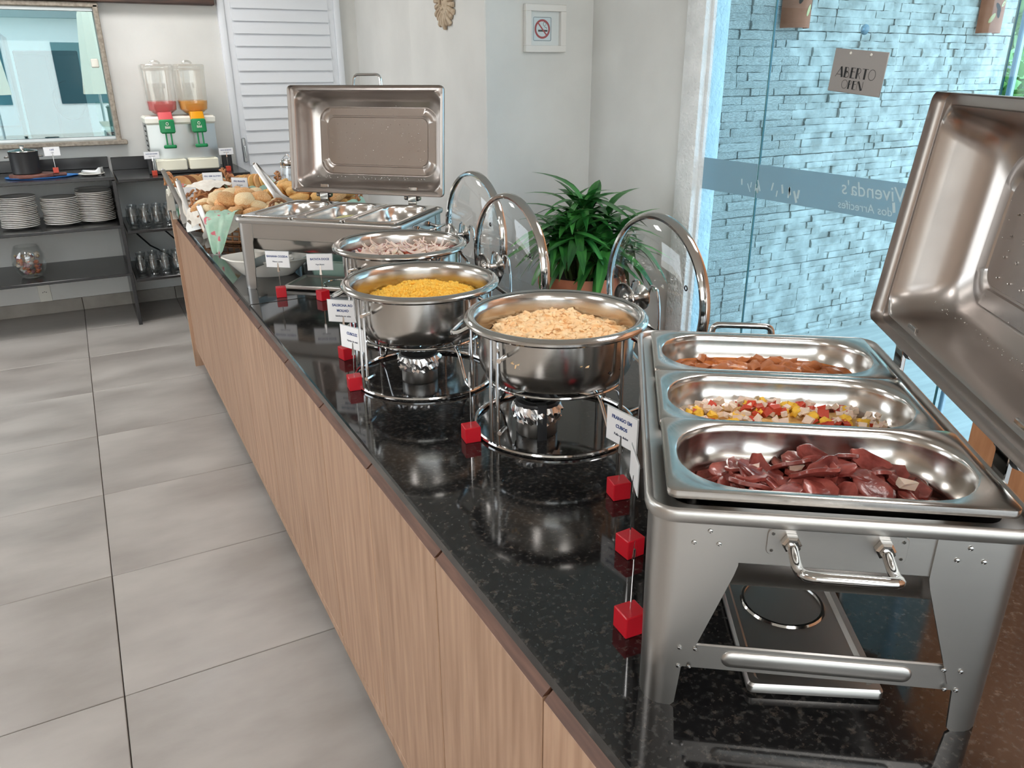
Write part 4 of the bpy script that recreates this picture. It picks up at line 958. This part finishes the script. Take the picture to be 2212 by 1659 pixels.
# ================================================================= SHELVES AGAINST THE BACK WALL
def unit(label, x0, x1, ztops, y0=5.48, posts=()):
    t = thing('shelf_unit', label, 'shelf', ((x0+x1)/2, y0, 0), 0, 'black stone shelf units on the back wall')
    for z in ztops: MB().rbox((0, .299, z-.009), (x1-x0, .597, .018), .002, 1).build('shelf_board', GRAN2, t)
    for x in posts: MB().rbox((x-(x0+x1)/2, .299, max(ztops)/2-.01), (.022, .592, max(ztops)-.02), .002, 1).build('upright', GRAN2, t)
    return t
uL = unit('black stone shelves carrying plates and the shell vase', -2.6, -.178, (.948, .654, .350), posts=(-.185, -2.58))
MB().rbox((0, .591, .985), (2.42, .014, .072), .002, 1).build('upstand', GRAN2, uL)
uR = unit('black stone shelves carrying glass mugs below the juice machine', -.162, .63, (.930, .614, .305), posts=(.61,))
MB().rbox((-.13, .591, .972), (.53, .014, .084), .002, 1).build('upstand', GRAN2, uR)
# plates
pm = MB().lathe([(.055, 0), (.058, .003), (.075, .005), (.100, .0125), (.117, .0165), (.1195, .0175), (.1195, .0225), (.117, .0235), (.098, .0175), (.072, .0085), (.05, .0065), (.005, .0065)], 40, c0=True, c1=True).mesh('dinner_plate', 40)
for (x, y, n, nm) in ((-.735, 5.70, 17, 'white dinner plate in the stack above the shell vase'), (-.505, 5.71, 15, 'white dinner plate in the shortest stack in the middle'), (-.308, 5.72, 17, 'white dinner plate in the stack beside the glass mugs'), (-.308, 5.95, 16, 'white dinner plate in the stack at the back by the wall')):
    for k in range(n):
        o = mob('dinner_plate', pm, WHITEC, None, (x+random.uniform(-.004, .004), y+random.uniform(-.004, .004), .6541+k*.0108), (0, 0, random.uniform(0, 6))); o.scale = (.88, .88, .9); tag(o, nm.replace('white', 'topmost white' if k == n-1 else ('lowest white' if k == 0 else 'white')), 'plate', 'stacked white dinner plates')
# glass mugs
mg = thing('glass_mug', 'clear glass mug on the upper shelf under the juice machine', 'mug', (-.125, 5.60, .6145), 0, 'glass mugs on the upper shelf')
L = []
for r_, z in ((.024, 0), (.027, .004), (.022, .012), (.029, .030), (.034, .055), (.033, .085), (.029, .110), (.031, .128), (.030, .128), (.027, .110), (.031, .085), (.032, .055), (.026, .026), (.005, .018)): L.append([(r_*(1+.05*math.cos(6*2*PI*k/24)*(1 if z < .05 else .2))*math.cos(2*PI*k/24), r_*(1+.05*math.cos(6*2*PI*k/24)*(1 if z < .05 else .2))*math.sin(2*PI*k/24), z) for k in range(24)])
MB().loft(L, True, True).build('body', DRINK, mg, 30)
MB().tube(fillet([(.029, 0, .10), (.055, 0, .095), (.055, 0, .045), (.031, 0, .04)], .014), .0045, 8).build('handle', DRINK, mg)
first = True
for row, z, lb in ((0, .6145, 'clear glass mug on the upper shelf under the juice machine'), (1, .3055, 'clear glass mug on the bottom shelf under the juice machine')):
    for j, y in enumerate((5.57, 5.70)):
        for i in range(5):
            o = mg if first else ctree(mg); first = False
            o.location = (-.118+.073*i+.015*j, y, z); o.rotation_euler = (0, 0, random.uniform(-.6, .9)-1.2); o['label'] = lb; o['group'] = 'glass mugs on the upper shelf' if row == 0 else 'glass mugs on the bottom shelf'
# cables behind the shelf
t = thing('cable', 'black power cable hanging behind the glass mugs', 'cable', (-.12, 5.9, 0)); MB().tube([(-.0, 0, .60), (.03, 0, .52), (.10, .02, .43), (.20, .03, .36), (.25, .03, .31)], .006, 6).build('cord', BLACKP, t)
t = thing('cable', 'black power cable hanging down from the juice machine', 'cable', (.06, 5.85, 0)); MB().tube([(-.03, 0, .60), (.02, 0, .54), (.08, .0, .47), (.09, .02, .31)], .006, 6).build('cord', BLACKP, t)
# shell vase
SHX, SHY = -.74, 5.68
t = thing('glass_vase', 'bellied glass vase filled with sea shells', 'vase', (SHX, SHY, .3505))
MB().lathe([(.048, 0), (.06, .006), (.083, .045), (.094, .09), (.090, .14), (.074, .185), (.066, .198), (.063, .198), (.071, .183), (.086, .14), (.090, .09), (.079, .047), (.057, .010), (.01, .008)], 40, c0=True, c1=True).build('glass', CLEAR, t)
shells = [noisy('shell_%d' % k, c1, c2, 40, .4) for k, (c1, c2) in enumerate(((S(206, 190, 172), S(232, 222, 208)), (S(160, 86, 62), S(196, 122, 90)), (S(122, 84, 92), S(160, 116, 120)), (S(178, 150, 110), S(210, 186, 146)), (S(150, 146, 146), S(196, 192, 188))))]
def shell_mesh(seed):
    rs_ = random.Random(seed); n = 18; L = []; A = rs_.uniform(.7, 1); k_ = rs_.randrange(5, 9)
    for i in range(7):
        q = i/6; s = math.sin(PI*(.08+.9*q)); L.append([(s*(1+.07*math.cos(k_*2*PI*j/n))*math.cos(2*PI*j/n)*.6*A, s*(1+.07*math.cos(k_*2*PI*j/n))*math.sin(2*PI*j/n)*.8, 1.4*q-.7) for j in range(n)])
    return MB().loft(L, True, True).mesh('sea_shell', 60)
shm = [shell_mesh(s) for s in range(5)]; rg = random.Random(31)
for k in range(72):
    zz = .024+.118*k/72; rmax = .026+.046*math.sin(min(1, (zz-.0)/.10)*PI/2)-.004; q = rmax*math.sqrt(rg.uniform(.35, 1)); a = rg.uniform(0, 6.28)
    o = mob('sea_shell', shm[k % 5].copy(), shells[rg.randrange(5)], None, (SHX+q*math.cos(a), SHY+q*math.sin(a), .3505+zz), (rg.uniform(0, 6), rg.uniform(0, 6), rg.uniform(0, 6))); s = rg.uniform(.015, .023); o.scale = (s, s, s)
    tag(o, 'small mixed sea shell lying inside the glass vase', 'shell', 'sea shells in the glass vase')
# black pot on board on blue mat
BLUE = plain('blue_mat', S(52, 116, 190), .5)
t = thing('blue_tray', 'bright blue pointed oval tray mat on black shelf', 'tray', (-.575, 5.70, .9485))
P = [(.19*math.cos(a)*(1.12 if math.cos(a) > .96 else 1), .115*math.sin(a)) for a in [2*PI*k/40 for k in range(40)]]
MB().loft([[(x*s, y*s, z) for x, y in P] for s, z in ((.94, 0), (1, .006), (1.0, .009), (.96, .006), (.6, .004))], True, True).build('mat', BLUE, t)
t = thing('wooden_board', 'round dark red wooden serving board with handle on blue tray', 'board', (-.615, 5.69, .955))
P = [(.125*math.cos(a), .105*math.sin(a)) for a in [2*PI*k/36 for k in range(36)]]
BW = noisy('red_board_wood', S(92, 52, 44), S(122, 76, 64), 20, .5, stretch=(1, 5, 1))
MB().loft([[(x*s, y*s, z) for x, y in P] for s, z in ((.97, 0), (1, .004), (1, .016), (.97, .020))], True, True).build('disc', BW, t); MB().rbox((.14, -.02, .010), (.09, .04, .018), .005, 2).build('handle', BW, t)
t = thing('stock_pot', 'matte black cylindrical pot with glass lid on wooden board', 'pot', (-.640, 5.70, .9755))
MB().lathe([(.074, 0), (.078, .004), (.079, .12), (.081, .128), (.079, .130), (.076, .128)], 40, c0=True, c1=True).build('body', BLACKM, t)
lidp = MB().lathe([(.080, .1305), (.078, .134), (.04, .142), (.012, .146), (.010, .158), (.016, .162), (.003, .164)], 32, c1=True).build('lid', PANST, t)
for s in (-1, 1): MB().tube(fillet([(s*.079, -.02, .10), (s*.10, -.018, .098), (s*.10, .018, .098), (s*.079, .02, .10)], .012), .004, 6).build('handle', PANST, t)
o = holder('terracotta coloured cube with a blank card beside the black pot', -.485, 5.655, 6, [('CAFÉ', 1), ('Café', 0)], z=.9755, wire=.10, card=(.085, .05), mt=ACRO, sizes=(.010, .008))
t = thing('side_plate', 'small white plate with serving tongs on black shelf', 'plate', (-.295, 5.66, .9485)); MB().lathe([(.04, 0), (.06, .004), (.076, .012), (.074, .014), (.055, .007), (.005, .006)], 36, c0=True, c1=True).build('dish', WHITEC, t)
def tongs(label, M, ln=.24, group='steel serving tongs', spread=.035):
    t = thing('tongs', label, 'tongs', group=group); t.matrix_world = M
    for s in (-1, 1):
        P = []; n = 10
        L = []
        for i in range(n+1):
            q = i/n; z = ln*(1-q); x = s*(.004+spread*math.sin(q*PI*.55)); w_ = .010 if q < .75 else .010+.022*math.sin((q-.75)/.25*PI*.6)
            L.append([(x-.0008, -w_, z), (x+.0008, -w_, z), (x+.0008*1.0+s*.002, 0, z), (x+.0008, w_, z), (x-.0008, w_, z), (x-.0008+s*.002, 0, z)])
        MB().loft(L, True, True).build('arm', STEEL, t, 40)
    MB().tube([(.006*math.cos(R(a)), 0, ln+.006*math.sin(R(a))) for a in range(0, 181, 20)], .0045, 8).build('spring_bend', STEEL, t)
    return t
def lay(p, az, tilt, roll=0): return Matrix.Translation(p) @ Matrix.Rotation(R(az), 4, 'Z') @ Matrix.Rotation(R(tilt), 4, 'X') @ Matrix.Rotation(R(roll), 4, 'Z')
tongs('short steel tongs lying across the small white plate', lay((-.235, 5.635, .966), 62, -88), .12, None, .012)

# ---- juice dispenser
JX = .275; t = thing('juice_dispenser', 'double tank juice dispenser with green taps on black shelf', 'juice dispenser', (JX, 5.78, .9305))
JST = steel('dispenser_steel', S(196, 200, 200), .35)
MB().rbox((0, .06, .187), (.42, .26, .33), .006, 2).build('body', JST, t)
MB().rbox((0, .045, .348), (.43, .30, .05), .012, 2).build('top_deck', WHITEP, t)
g_ = MB()
for i in range(9):
    for j in range(3): g_.rbox((-.2115, -.03+.035*j+(i % 2)*.012, .05+.03*i), (.003, .012, .010), .001, 1)
g_.build('vents', BLACKM, t)
MB().rbox((0, -.09, .012), (.43, .12, .02), .003, 1).build('drip_tray', BLACKM, t)
for k in (0, 1):
    MB().rbox((-.098+.196*k, -.105, .055), (.182, .10, .068), .006, 2).build('drip_box', plain('cream_box_%d' % k, S(236, 232, 212), .4), t)
TANK = thin_glass('tank_plastic', (.90, .905, .89, 1), 1.6, haze=.16, hazecol=S(226, 224, 214))
for k, (jc, nm) in enumerate(((S(214, 88, 92), 'guava'), (S(226, 152, 12), 'mango'))):
    x = -.092+.190*k
    P = [(.060, .16, .03, .375), (.10, .22, .04, .385), (.165, .26, .035, .41), (.172, .265, .03, .45), (.182, .27, .03, .64), (.186, .272, .03, .655), (.188, .274, .03, .66), (.188, .274, .03, .675), (.178, .264, .03, .682)]
    tk = MB().loft([rr(a, b_, r_, 5, z, x, .03) for a, b_, r_, z in P], True, True).build('tank', TANK, t)
    Q = [(.056, .15, .03, .378), (.096, .21, .04, .388), (.160, .25, .035, .413), (.166, .256, .03, .45), (.167, .257, .03, .462)]
    MB().loft([rr(a, b_, r_, 5, z, x, .03) for a, b_, r_, z in Q], True, True).build('juice', plain(nm+'_juice', jc, .25), tk)
    MB().tube([(x+.028*math.cos(R(a)), .0, .684+.018*math.sin(R(a))) for a in range(0, 181, 15)], .006, 8).build('lid_grip', TANK, tk)
    GRN = plain('green_tap_%d' % k, S(14, 132, 76), .35)
    tp = MB().rbox((x, -.150, .315), (.088, .05, .085), .008, 2).build('tap', GRN, t)
    MB().loft([rr(a, b_, .01, 3, z, x, y_) for a, b_, z, y_ in ((.085, .04, .355, -.14), (.08, .10, .40, -.09))], True, True).build('spout_neck', plain('tap_neck_%d' % k, jc, .3), tp)
    lv_ = MB()
    for s in (-.015, .015): lv_.rbox((x+s, -.155, .235), (.009, .016, .09), .002, 1)
    lv_.loft([rr(a, b_, .014, 5, z, x, -.158) for a, b_, z in ((.072, .026, .182), (.078, .032, .187), (.078, .032, .197), (.070, .026, .202))], True, True)
    lv_.build('lever', GRN, tp)
    MB().tube([(x+.007*math.cos(R(a)), -.1762, .332+.008*math.sin(R(a))) for a in range(0, 360, 20)], .0016, 5, True).build('logo_ring', WHITEP, tp)
    text('ibbl', .022, WHITEP, tp, (x, -.1762, .310), bold=.0004)
for o in list(t.children):
    if o.name.split('.')[0] in ('top_deck', 'tank', 'tap', 'body'): o.location.z -= .022
holder('terracotta coloured cube with card beside the guava tank', .062, 5.60, 4, [('SUCO DE GOIABA', 1), ('Jugo de guayaba', 0)], z=.9305, wire=.105, card=(.09, .042), mt=ACRO, sizes=(.0085, .006))
holder('terracotta coloured cube with card beside the mango tank', .520, 5.63, 4, [('SUCO DE MANGA', 1), ('Jugo de mango', 0)], z=.9305, wire=.105, card=(.09, .042), mt=ACRO, sizes=(.0085, .006))
MB_ = thing('dark_stand', 'small dark upright block behind the mango juice card', 'block', (.535, 5.74, .9305)); MB().rbox((0, 0, .06), (.06, .05, .12), .004, 2).build('block', BLACKM, MB_)
MB_ = thing('dark_stand', 'small dark upright block behind the guava juice card', 'block', (.052, 5.69, .9305)); MB().rbox((0, -.01, .06), (.03, .05, .12), .004, 2).build('block', BLACKM, MB_)
# outlet
t = thing('wall_outlet', 'white wall outlet plate below the bottom shelf', 'outlet', (-.719, YB-.002, .143)); MB().rbox((0, -.004, 0), (.075, .008, .125), .004, 2).build('plate', WHITEP, t)
oh = MB()
for dx in (-.010, 0, .010): oh.lathe([(.003, 0), (.002, .0005)], 8, M=Matrix.Rotation(R(90), 4, 'X'), c=(dx, -.0085, .01+(.004 if dx == 0 else 0)), c1=True)
oh.build('socket_holes', BLACKP, t)

# ================================================================= BREAD TABLE END
WICK = noisy('wicker', S(150, 92, 54), S(196, 140, 92), 40, .6, rnd=.08)
LINEN = noisy('linen', S(222, 214, 202), S(238, 232, 222), 40, .85, bump=.3)
def mint():
    mt = noisy('mint_floral_cloth', S(168, 206, 184), S(192, 220, 200), 30, .85, bump=.3)
    nt = mt.node_tree; N = nt.nodes; L = nt.links; b = N['Principled BSDF']; src = b.inputs['Base Color'].links[0].from_socket
    tc = N.new('ShaderNodeTexCoord'); n = N.new('ShaderNodeTexNoise'); n.inputs['Scale'].default_value = 26; L.new(tc.outputs['Object'], n.inputs[0])
    cr = N.new('ShaderNodeValToRGB'); cr.color_ramp.elements[0].position = .62; cr.color_ramp.elements[1].position = .66; L.new(n.outputs['Fac'], cr.inputs[0])
    mx = N.new('ShaderNodeMix'); mx.data_type = 'RGBA'; L.new(cr.outputs[0], mx.inputs[0]); L.new(src, mx.inputs[6]); mx.inputs[7].default_value = S(222, 120, 132); L.new(mx.outputs[2], b.inputs['Base Color']); return mt
MINT = mint()
def basket(label, x, y, rz, A, B, H, handles=True, liner=None, ring_n=5):
    t = thing('bread_basket', label, 'basket', (x, y, ZT), rz, 'wicker bread baskets')
    def E(s, z, k, n): a = 2*PI*k/n; return (A*s*math.cos(a), B*s*math.sin(a), z)
    MB().loft([[E(.74, .002, k, 40) for k in range(40)], [E(.76, .008, k, 40) for k in range(40)]], True, True).build('base', WICK, t)
    n = 36
    st = MB()
    for k in range(n): st.tube([E(.75, .004, k, n), E(.86, H*.5, k+.35, n), E(.98, H, k+.7, n)], .0035, 5)
    o = st.build('stakes', WICK, t); o['kind'] = 'stuff'
    wv = MB()
    for j in range(ring_n):
        z = H*(j+.5)/ring_n; s = .75+.23*(z/H)
        wv.tube([tuple(c*(1+.012*(1 if (k+j) % 2 else -1)) if i < 2 else c+.001*(k % 2) for i, c in enumerate(E(s, z, k, 72))) for k in range(72)], .0038, 5, True)
    o = wv.build('weave', WICK, t); o['kind'] = 'stuff'
    rim = MB()
    for ph in (0, PI): rim.tube([E(1+.018*math.cos(k*.9+ph), H+.007*math.sin(k*.9+ph), k, 84) for k in range(84)], .0055, 6, True)
    rim.build('braided_rim', WICK, t)
    if handles:
        for s in (-1, 1):
            h = MB()
            for ph in (0, PI): h.tube([(s*(A*1.0+.010*math.cos(q*1.2+ph)), .055*math.cos(PI*q/14), H+.06*math.sin(PI*q/14)+.008*math.sin(q*1.2+ph)) for q in range(15)], .005, 6)
            h.build('handle', WICK, t)
    if liner:
        L = []; n = 64
        for s, z, am in ((.70, .015, 0), (.84, H*.6, .01), (.965, H+.004, .015), (1.02, H+.014, .02), (1.06, H+.002, .03), (1.075, H-.03, .05), (1.07, H-.045, .06)):
            L.append([tuple(c*(1+am*math.sin(k*.9+3*math.sin(k*.3))) if i < 2 else c+am*.25*math.sin(k*1.3) for i, c in enumerate(E(s, z, k, n))) for k in range(n)])
        MB().loft(L, True, False).build('cloth_liner', liner, t, 70)
    return t
BRD = {}
def bread_mat(nm, c1, c2, c3):
    mt = noisy(nm, c1, c2, 12, .7, bump=.15, rnd=.08, detail=4); return mt
BRW = bread_mat('soft_roll', S(232, 196, 146), S(244, 224, 184), None); BRB = bread_mat('browned_roll', S(206, 140, 84), S(234, 190, 136), None); BRG = bread_mat('golden_roll', S(214, 156, 84), S(236, 192, 124), None)
BSL = bread_mat('dark_loaf', S(128, 74, 40), S(160, 100, 58), None)
def roll_mesh(seed, s=(1, .86, .62)):
    b = chunk(seed, s, .12, 3); return b.mesh('bread_roll', 80)
rmsh = [roll_mesh(70+k) for k in range(5)]; fmsh = [roll_mesh(80+k, (1.45, .8, .66)) for k in range(4)]
def rolls(n, cx, cy, rx, ry, z0, dome, meshes, mats, s, label, group, seed, name='bread_roll'):
    rg = random.Random(seed); pts = []
    k = 0; tries = 0
    while k < n and tries < 4000:
        tries += 1; q = math.sqrt(rg.random()); a = rg.uniform(0, 6.283); x, y = q*math.cos(a), q*math.sin(a)
        z = z0+dome*(1-q*q)
        if any((x*rx-p[0])**2+(y*ry-p[1])**2 < (s*1.35)**2 for p in pts): continue
        pts.append((x*rx, y*ry)); k += 1
        ca, sa = math.cos(rzz), math.sin(rzz); X = cx+x*rx*ca-y*ry*sa; Y = cy+x*rx*sa+y*ry*ca
        o = mob(name, rg.choice(meshes).copy(), rg.choice(mats), None, (X, Y, z), (rg.gauss(0, .2)-y*.3, rg.gauss(0, .2)+x*.3, rg.uniform(0, 6.28))); o.scale = (s*rg.uniform(.9, 1.15),)*3; tag(o, label, 'bread', group)
rzz = R(-58)
basket('wicker basket heaped with soft white rolls behind the chafing dish', .19, 3.38, rzz, .225, .150, .11, True, LINEN)
rolls(34, .19, 3.38, .20, .13, ZT+.080, .012, rmsh, [BRW, BRW], .036, 'soft pale bread roll in the lined wicker basket', 'soft rolls', 3)
rolls(30, .19, 3.38, .195, .125, ZT+.122, .030, rmsh, [BRW, BRW, BRB, BRB], .040, 'floury round bread roll on top of the basket heap', 'soft rolls on top', 4)
rolls(10, .19, 3.38, .11, .07, ZT+.168, .016, rmsh, [BRW, BRB], .040, 'round bread roll crowning the heap of soft rolls', 'soft rolls crowning the heap', 14)
rzz = R(-24)
basket('shallow wicker basket heaped with golden french rolls', .56, 3.70, rzz, .23, .165, .08, True, MINT)
rolls(24, .56, 3.70, .20, .14, ZT+.065, .02, fmsh, [BRG], .036, 'golden french roll low in the shallow basket', 'french rolls', 5, 'french_roll')
rolls(22, .56, 3.70, .19, .13, ZT+.112, .050, fmsh, [BRG, BRG, BRG, BRB], .036, 'golden french roll on top of the shallow basket', 'french rolls on top', 6, 'french_roll')
rzz = R(68)
basket('wicker basket with dark bread slices under a linen cloth', .150, 3.90, rzz, .20, .115, .10, True, LINEN)
lm = MB().lathe([(.052, -.006), (.054, -.004), (.054, .004), (.052, .006)], 28, c0=True, c1=True).mesh('bread_slice')
for k in range(8):
    o = mob('bread_slice', lm, BSL, None, (.115+.012*k, 3.80+.030*k, ZT+.100), (R(68), 0, R(-25+3*k))); tag(o, 'round dark bread slice standing in the linen lined basket', 'bread slice', 'dark bread slices')
t = thing('linen_cloth', 'folded white linen cloth laid over the dark bread', 'cloth', (.155, 3.90, ZT+.158), R(50))
P = []; F = []
for i in range(15):
    for j in range(9):
        u, v = i/14-.5, j/8-.5; P.append((u*.30, v*.16, .02*math.cos(u*5)*math.cos(v*3)+.006*math.sin(u*22+v*9)))
for i in range(14):
    for j in range(8): a = i*9+j; F.append((a, a+9, a+10, a+1))
MB().add(P, F).build('cloth', LINEN, t, 80)
basket('wicker basket lined with mint floral cloth at the end of the counter', .155, 4.29, R(10), .135, .115, .12, True, MINT)
for k in range(6):
    o = mob('bread_slice', lm, BSL if k % 2 else BRB, None, (.07+.032*k, 4.26+.012*k, ZT+.115), (R(70), 0, R(-10+9*k))); tag(o, 'brown bread slice standing in the mint lined basket', 'bread slice', 'brown bread slices')
basket('round wicker basket of crusty loaf slices near the louvred door', .42, 4.20, R(0), .115, .105, .10, True, MINT)
for k in range(6):
    o = mob('bread_slice', lm, BRG if k % 2 else BRB, None, (.35+.026*k, 4.19+.006*k, ZT+.11), (R(65), 0, R(10+8*k))); tag(o, 'crusty pale loaf slice in the round basket', 'bread slice', 'crusty loaf slices')
# white ribbon bow on the far basket
t = thing('ribbon_bow', 'white fabric ribbon bow tied on the far basket handle', 'ribbon', (.000, 4.20, ZT+.08), R(100))
for a0, l_ in ((20, .13), (65, .12), (120, .12), (165, .10), (-20, .14), (-60, .13)):
    L = []
    for i in range(9):
        q = i/8; r_ = l_*q; L.append([(r_*math.cos(R(a0)), -.012-.02*q+s*.011, r_*math.sin(R(a0))*(.55)+.03*math.sin(PI*q)-.06*q*q+e) for s, e in ((-1, 0), (1, 0), (1, .0015), (-1, .0015))])
    MB().loft(L, True, True).build('ribbon_tail', plain('ribbon_%d' % a0, S(240, 236, 226), .7), t, 60)
# tongs standing in the baskets
def stand(base, top, roll):
    b_, t_ = Vector(base), Vector(top); return Matrix.Translation(b_) @ (t_-b_).to_track_quat('Z', 'Y').to_matrix().to_4x4() @ Matrix.Rotation(R(roll), 4, 'Z'), (t_-b_).length
for lb, b0, t0, rl, sp in (('long steel tongs stuck upright into the linen covered basket', (.035, 3.76, .915), (-.03, 3.90, 1.135), 60, .02), ('long steel tongs standing between the two front baskets', (.035, 3.62, .908), (.0, 3.66, 1.115), 40, .026),
                           ('wide steel tongs sticking up from the golden rolls', (.40, 3.44, 1.00), (.315, 3.60, 1.17), 20, .022), ('thin steel tongs leaning on the soft roll basket', (.045, 3.18, .935), (.035, 3.36, 1.045), 80, .02)):
    M_, l_ = stand(b0, t0, rl); tongs(lb, M_, l_, 'serving tongs in the bread baskets', sp)
# mint napkin hanging over the soft roll basket
t = thing('mint_napkin', 'mint green floral napkin hanging off the soft roll basket', 'napkin', (.080, 3.165, ZT), R(-30))
P = []; F = []
prof = [(.10, .135), (.05, .142), (.01, .140), (-.025, .118), (-.045, .080), (-.060, .040), (-.070, .006)]
for i, (dx, dz) in enumerate(prof):
    for j in range(9):
        v = j/8-.5; wd = .11*(1-.0*i)*(1 if i < 4 else 1-.6*(i-3)/3); P.append((v*wd+.012*i*0, dx*1.0+.010*math.sin(v*14+i*.5), dz+.006*math.cos(v*14)))
for i in range(len(prof)-1):
    for j in range(8): a = i*9+j; F.append((a, a+1, a+10, a+9))
MB().add(P, F).build('cloth', MINT, t, 80)
# clamp jar
t = thing('clamp_jar', 'large clear glass jar with wire clamp lid behind the bread', 'jar', (.60, 4.10, ZT))
MB().lathe([(.055, 0), (.060, .005), (.062, .03), (.062, .17), (.056, .195), (.054, .205), (.051, .205), (.053, .19), (.059, .165), (.059, .03), (.052, .008), (.01, .007)], 36, c0=True, c1=True).build('body', CLEAR, t)
MB().lathe([(.058, .206), (.060, .212), (.060, .228), (.056, .236), (.02, .242), (.004, .243)], 36, c0=True, c1=True).build('lid', PANST, t)
cw = MB(); cw.tube(fillet([(-.062, 0, .20), (-.068, 0, .225), (-.03, 0, .262), (-.02, 0, .246)], .01), .0022, 6); cw.tube(fillet([(-.064, .0, .205), (-.075, 0, .17), (-.062, 0, .10)], .01), .0022, 6); cw.tube(fillet([(.01, 0, .24), (.012, 0, .27), (.02, .01, .24)], .005), .0022, 6); cw.tube([(.0575*math.cos(R(a)), .0575*math.sin(R(a)), .198) for a in range(0, 360, 15)], .002, 6, True)
cw.build('wire_clamp', WIRE, t)
# cards in the bread
holder('clip card reading PÃO SEM GLUTEN standing in the linen covered basket', .185, 3.97, -12, [('PÃO SEM GLÚTEN', 1), ('Sin gluten', 0)], z=ZT+.03, cube=False, wire=.135, card=(.085, .05), sizes=(.009, .0065))
holder('clip card leaning by the steel tongs in the bread baskets', .285, 3.86, -40, [('PÃO FRANCÊS', 1), ('Pan francés', 0)], z=ZT+.03, cube=False, wire=.11, card=(.08, .05), sizes=(.009, .0065))
holder('clip card half hidden between the upright tongs', .050, 3.72, -25, [('PÃO DE LEITE', 1)], z=ZT+.01, cube=False, wire=.12, card=(.05, .05), sizes=(.006, .0065))

# oval dish with ramekins, mint casserole
t = thing('oval_dish', 'white oval ceramic dish with pointed lips beside the steel leg', 'dish', (.150, 2.710, ZT), R(-30))
n = 48; L = []
for s, z, lip in ((.62, 0, 0), (.66, .004, 0), (.88, .035, .2), (.98, .052, .8), (1.02, .056, 1), (1.0, .060, 1), (.93, .054, .6), (.84, .034, .1), (.62, .010, 0)):
    L.append([(.140*s*math.cos(2*PI*k/n)*(1+.10*lip*(abs(math.cos(2*PI*k/n))**14)), .092*s*math.sin(2*PI*k/n)*(1+.03*lip*math.cos(8*2*PI*k/n)), z) for k in range(n)])
MB().loft(L, True, True).build('bowl', WHITEC, t)
rmk = MB().lathe([(.024, 0), (.027, .003), (.031, .030), (.033, .032), (.031, .033), (.028, .030), (.025, .006), (.004, .005)], 28, c0=True, c1=True).mesh('ramekin')
DM = M_of(t)
for k, (x, y, z) in enumerate(((-.055, -.012, .012), (.012, -.028, .012), (-.022, .038, .012), (.052, .026, .012), (-.02, .004, .046))):
    o = mob('ramekin', rmk, WHITEC); o.matrix_world = DM @ Matrix.Translation((x, y, z)); tag(o, 'small white ramekin standing in the oval dish', 'ramekin', 'ramekins in the oval dish')
t = thing('casserole', 'mint green rectangular ceramic casserole under the far chafing dish', 'casserole', (.385, 2.560, ZT), R(45))
MINC = plain('mint_ceramic', S(172, 204, 192), .2, coat=.4)
MB().loft([rr(a, b_, r_, 5, z) for a, b_, r_, z in ((.12, .20, .03, 0), (.135, .22, .035, .006), (.150, .235, .035, .055), (.158, .243, .035, .058), (.156, .241, .035, .062), (.145, .23, .033, .058), (.13, .215, .03, .012))], True, True).build('dish', MINC, t)
for s in (-1, 1): MB().rbox((0, s*.130, .054), (.09, .03, .010), .004, 2).build('handle', MINC, t)
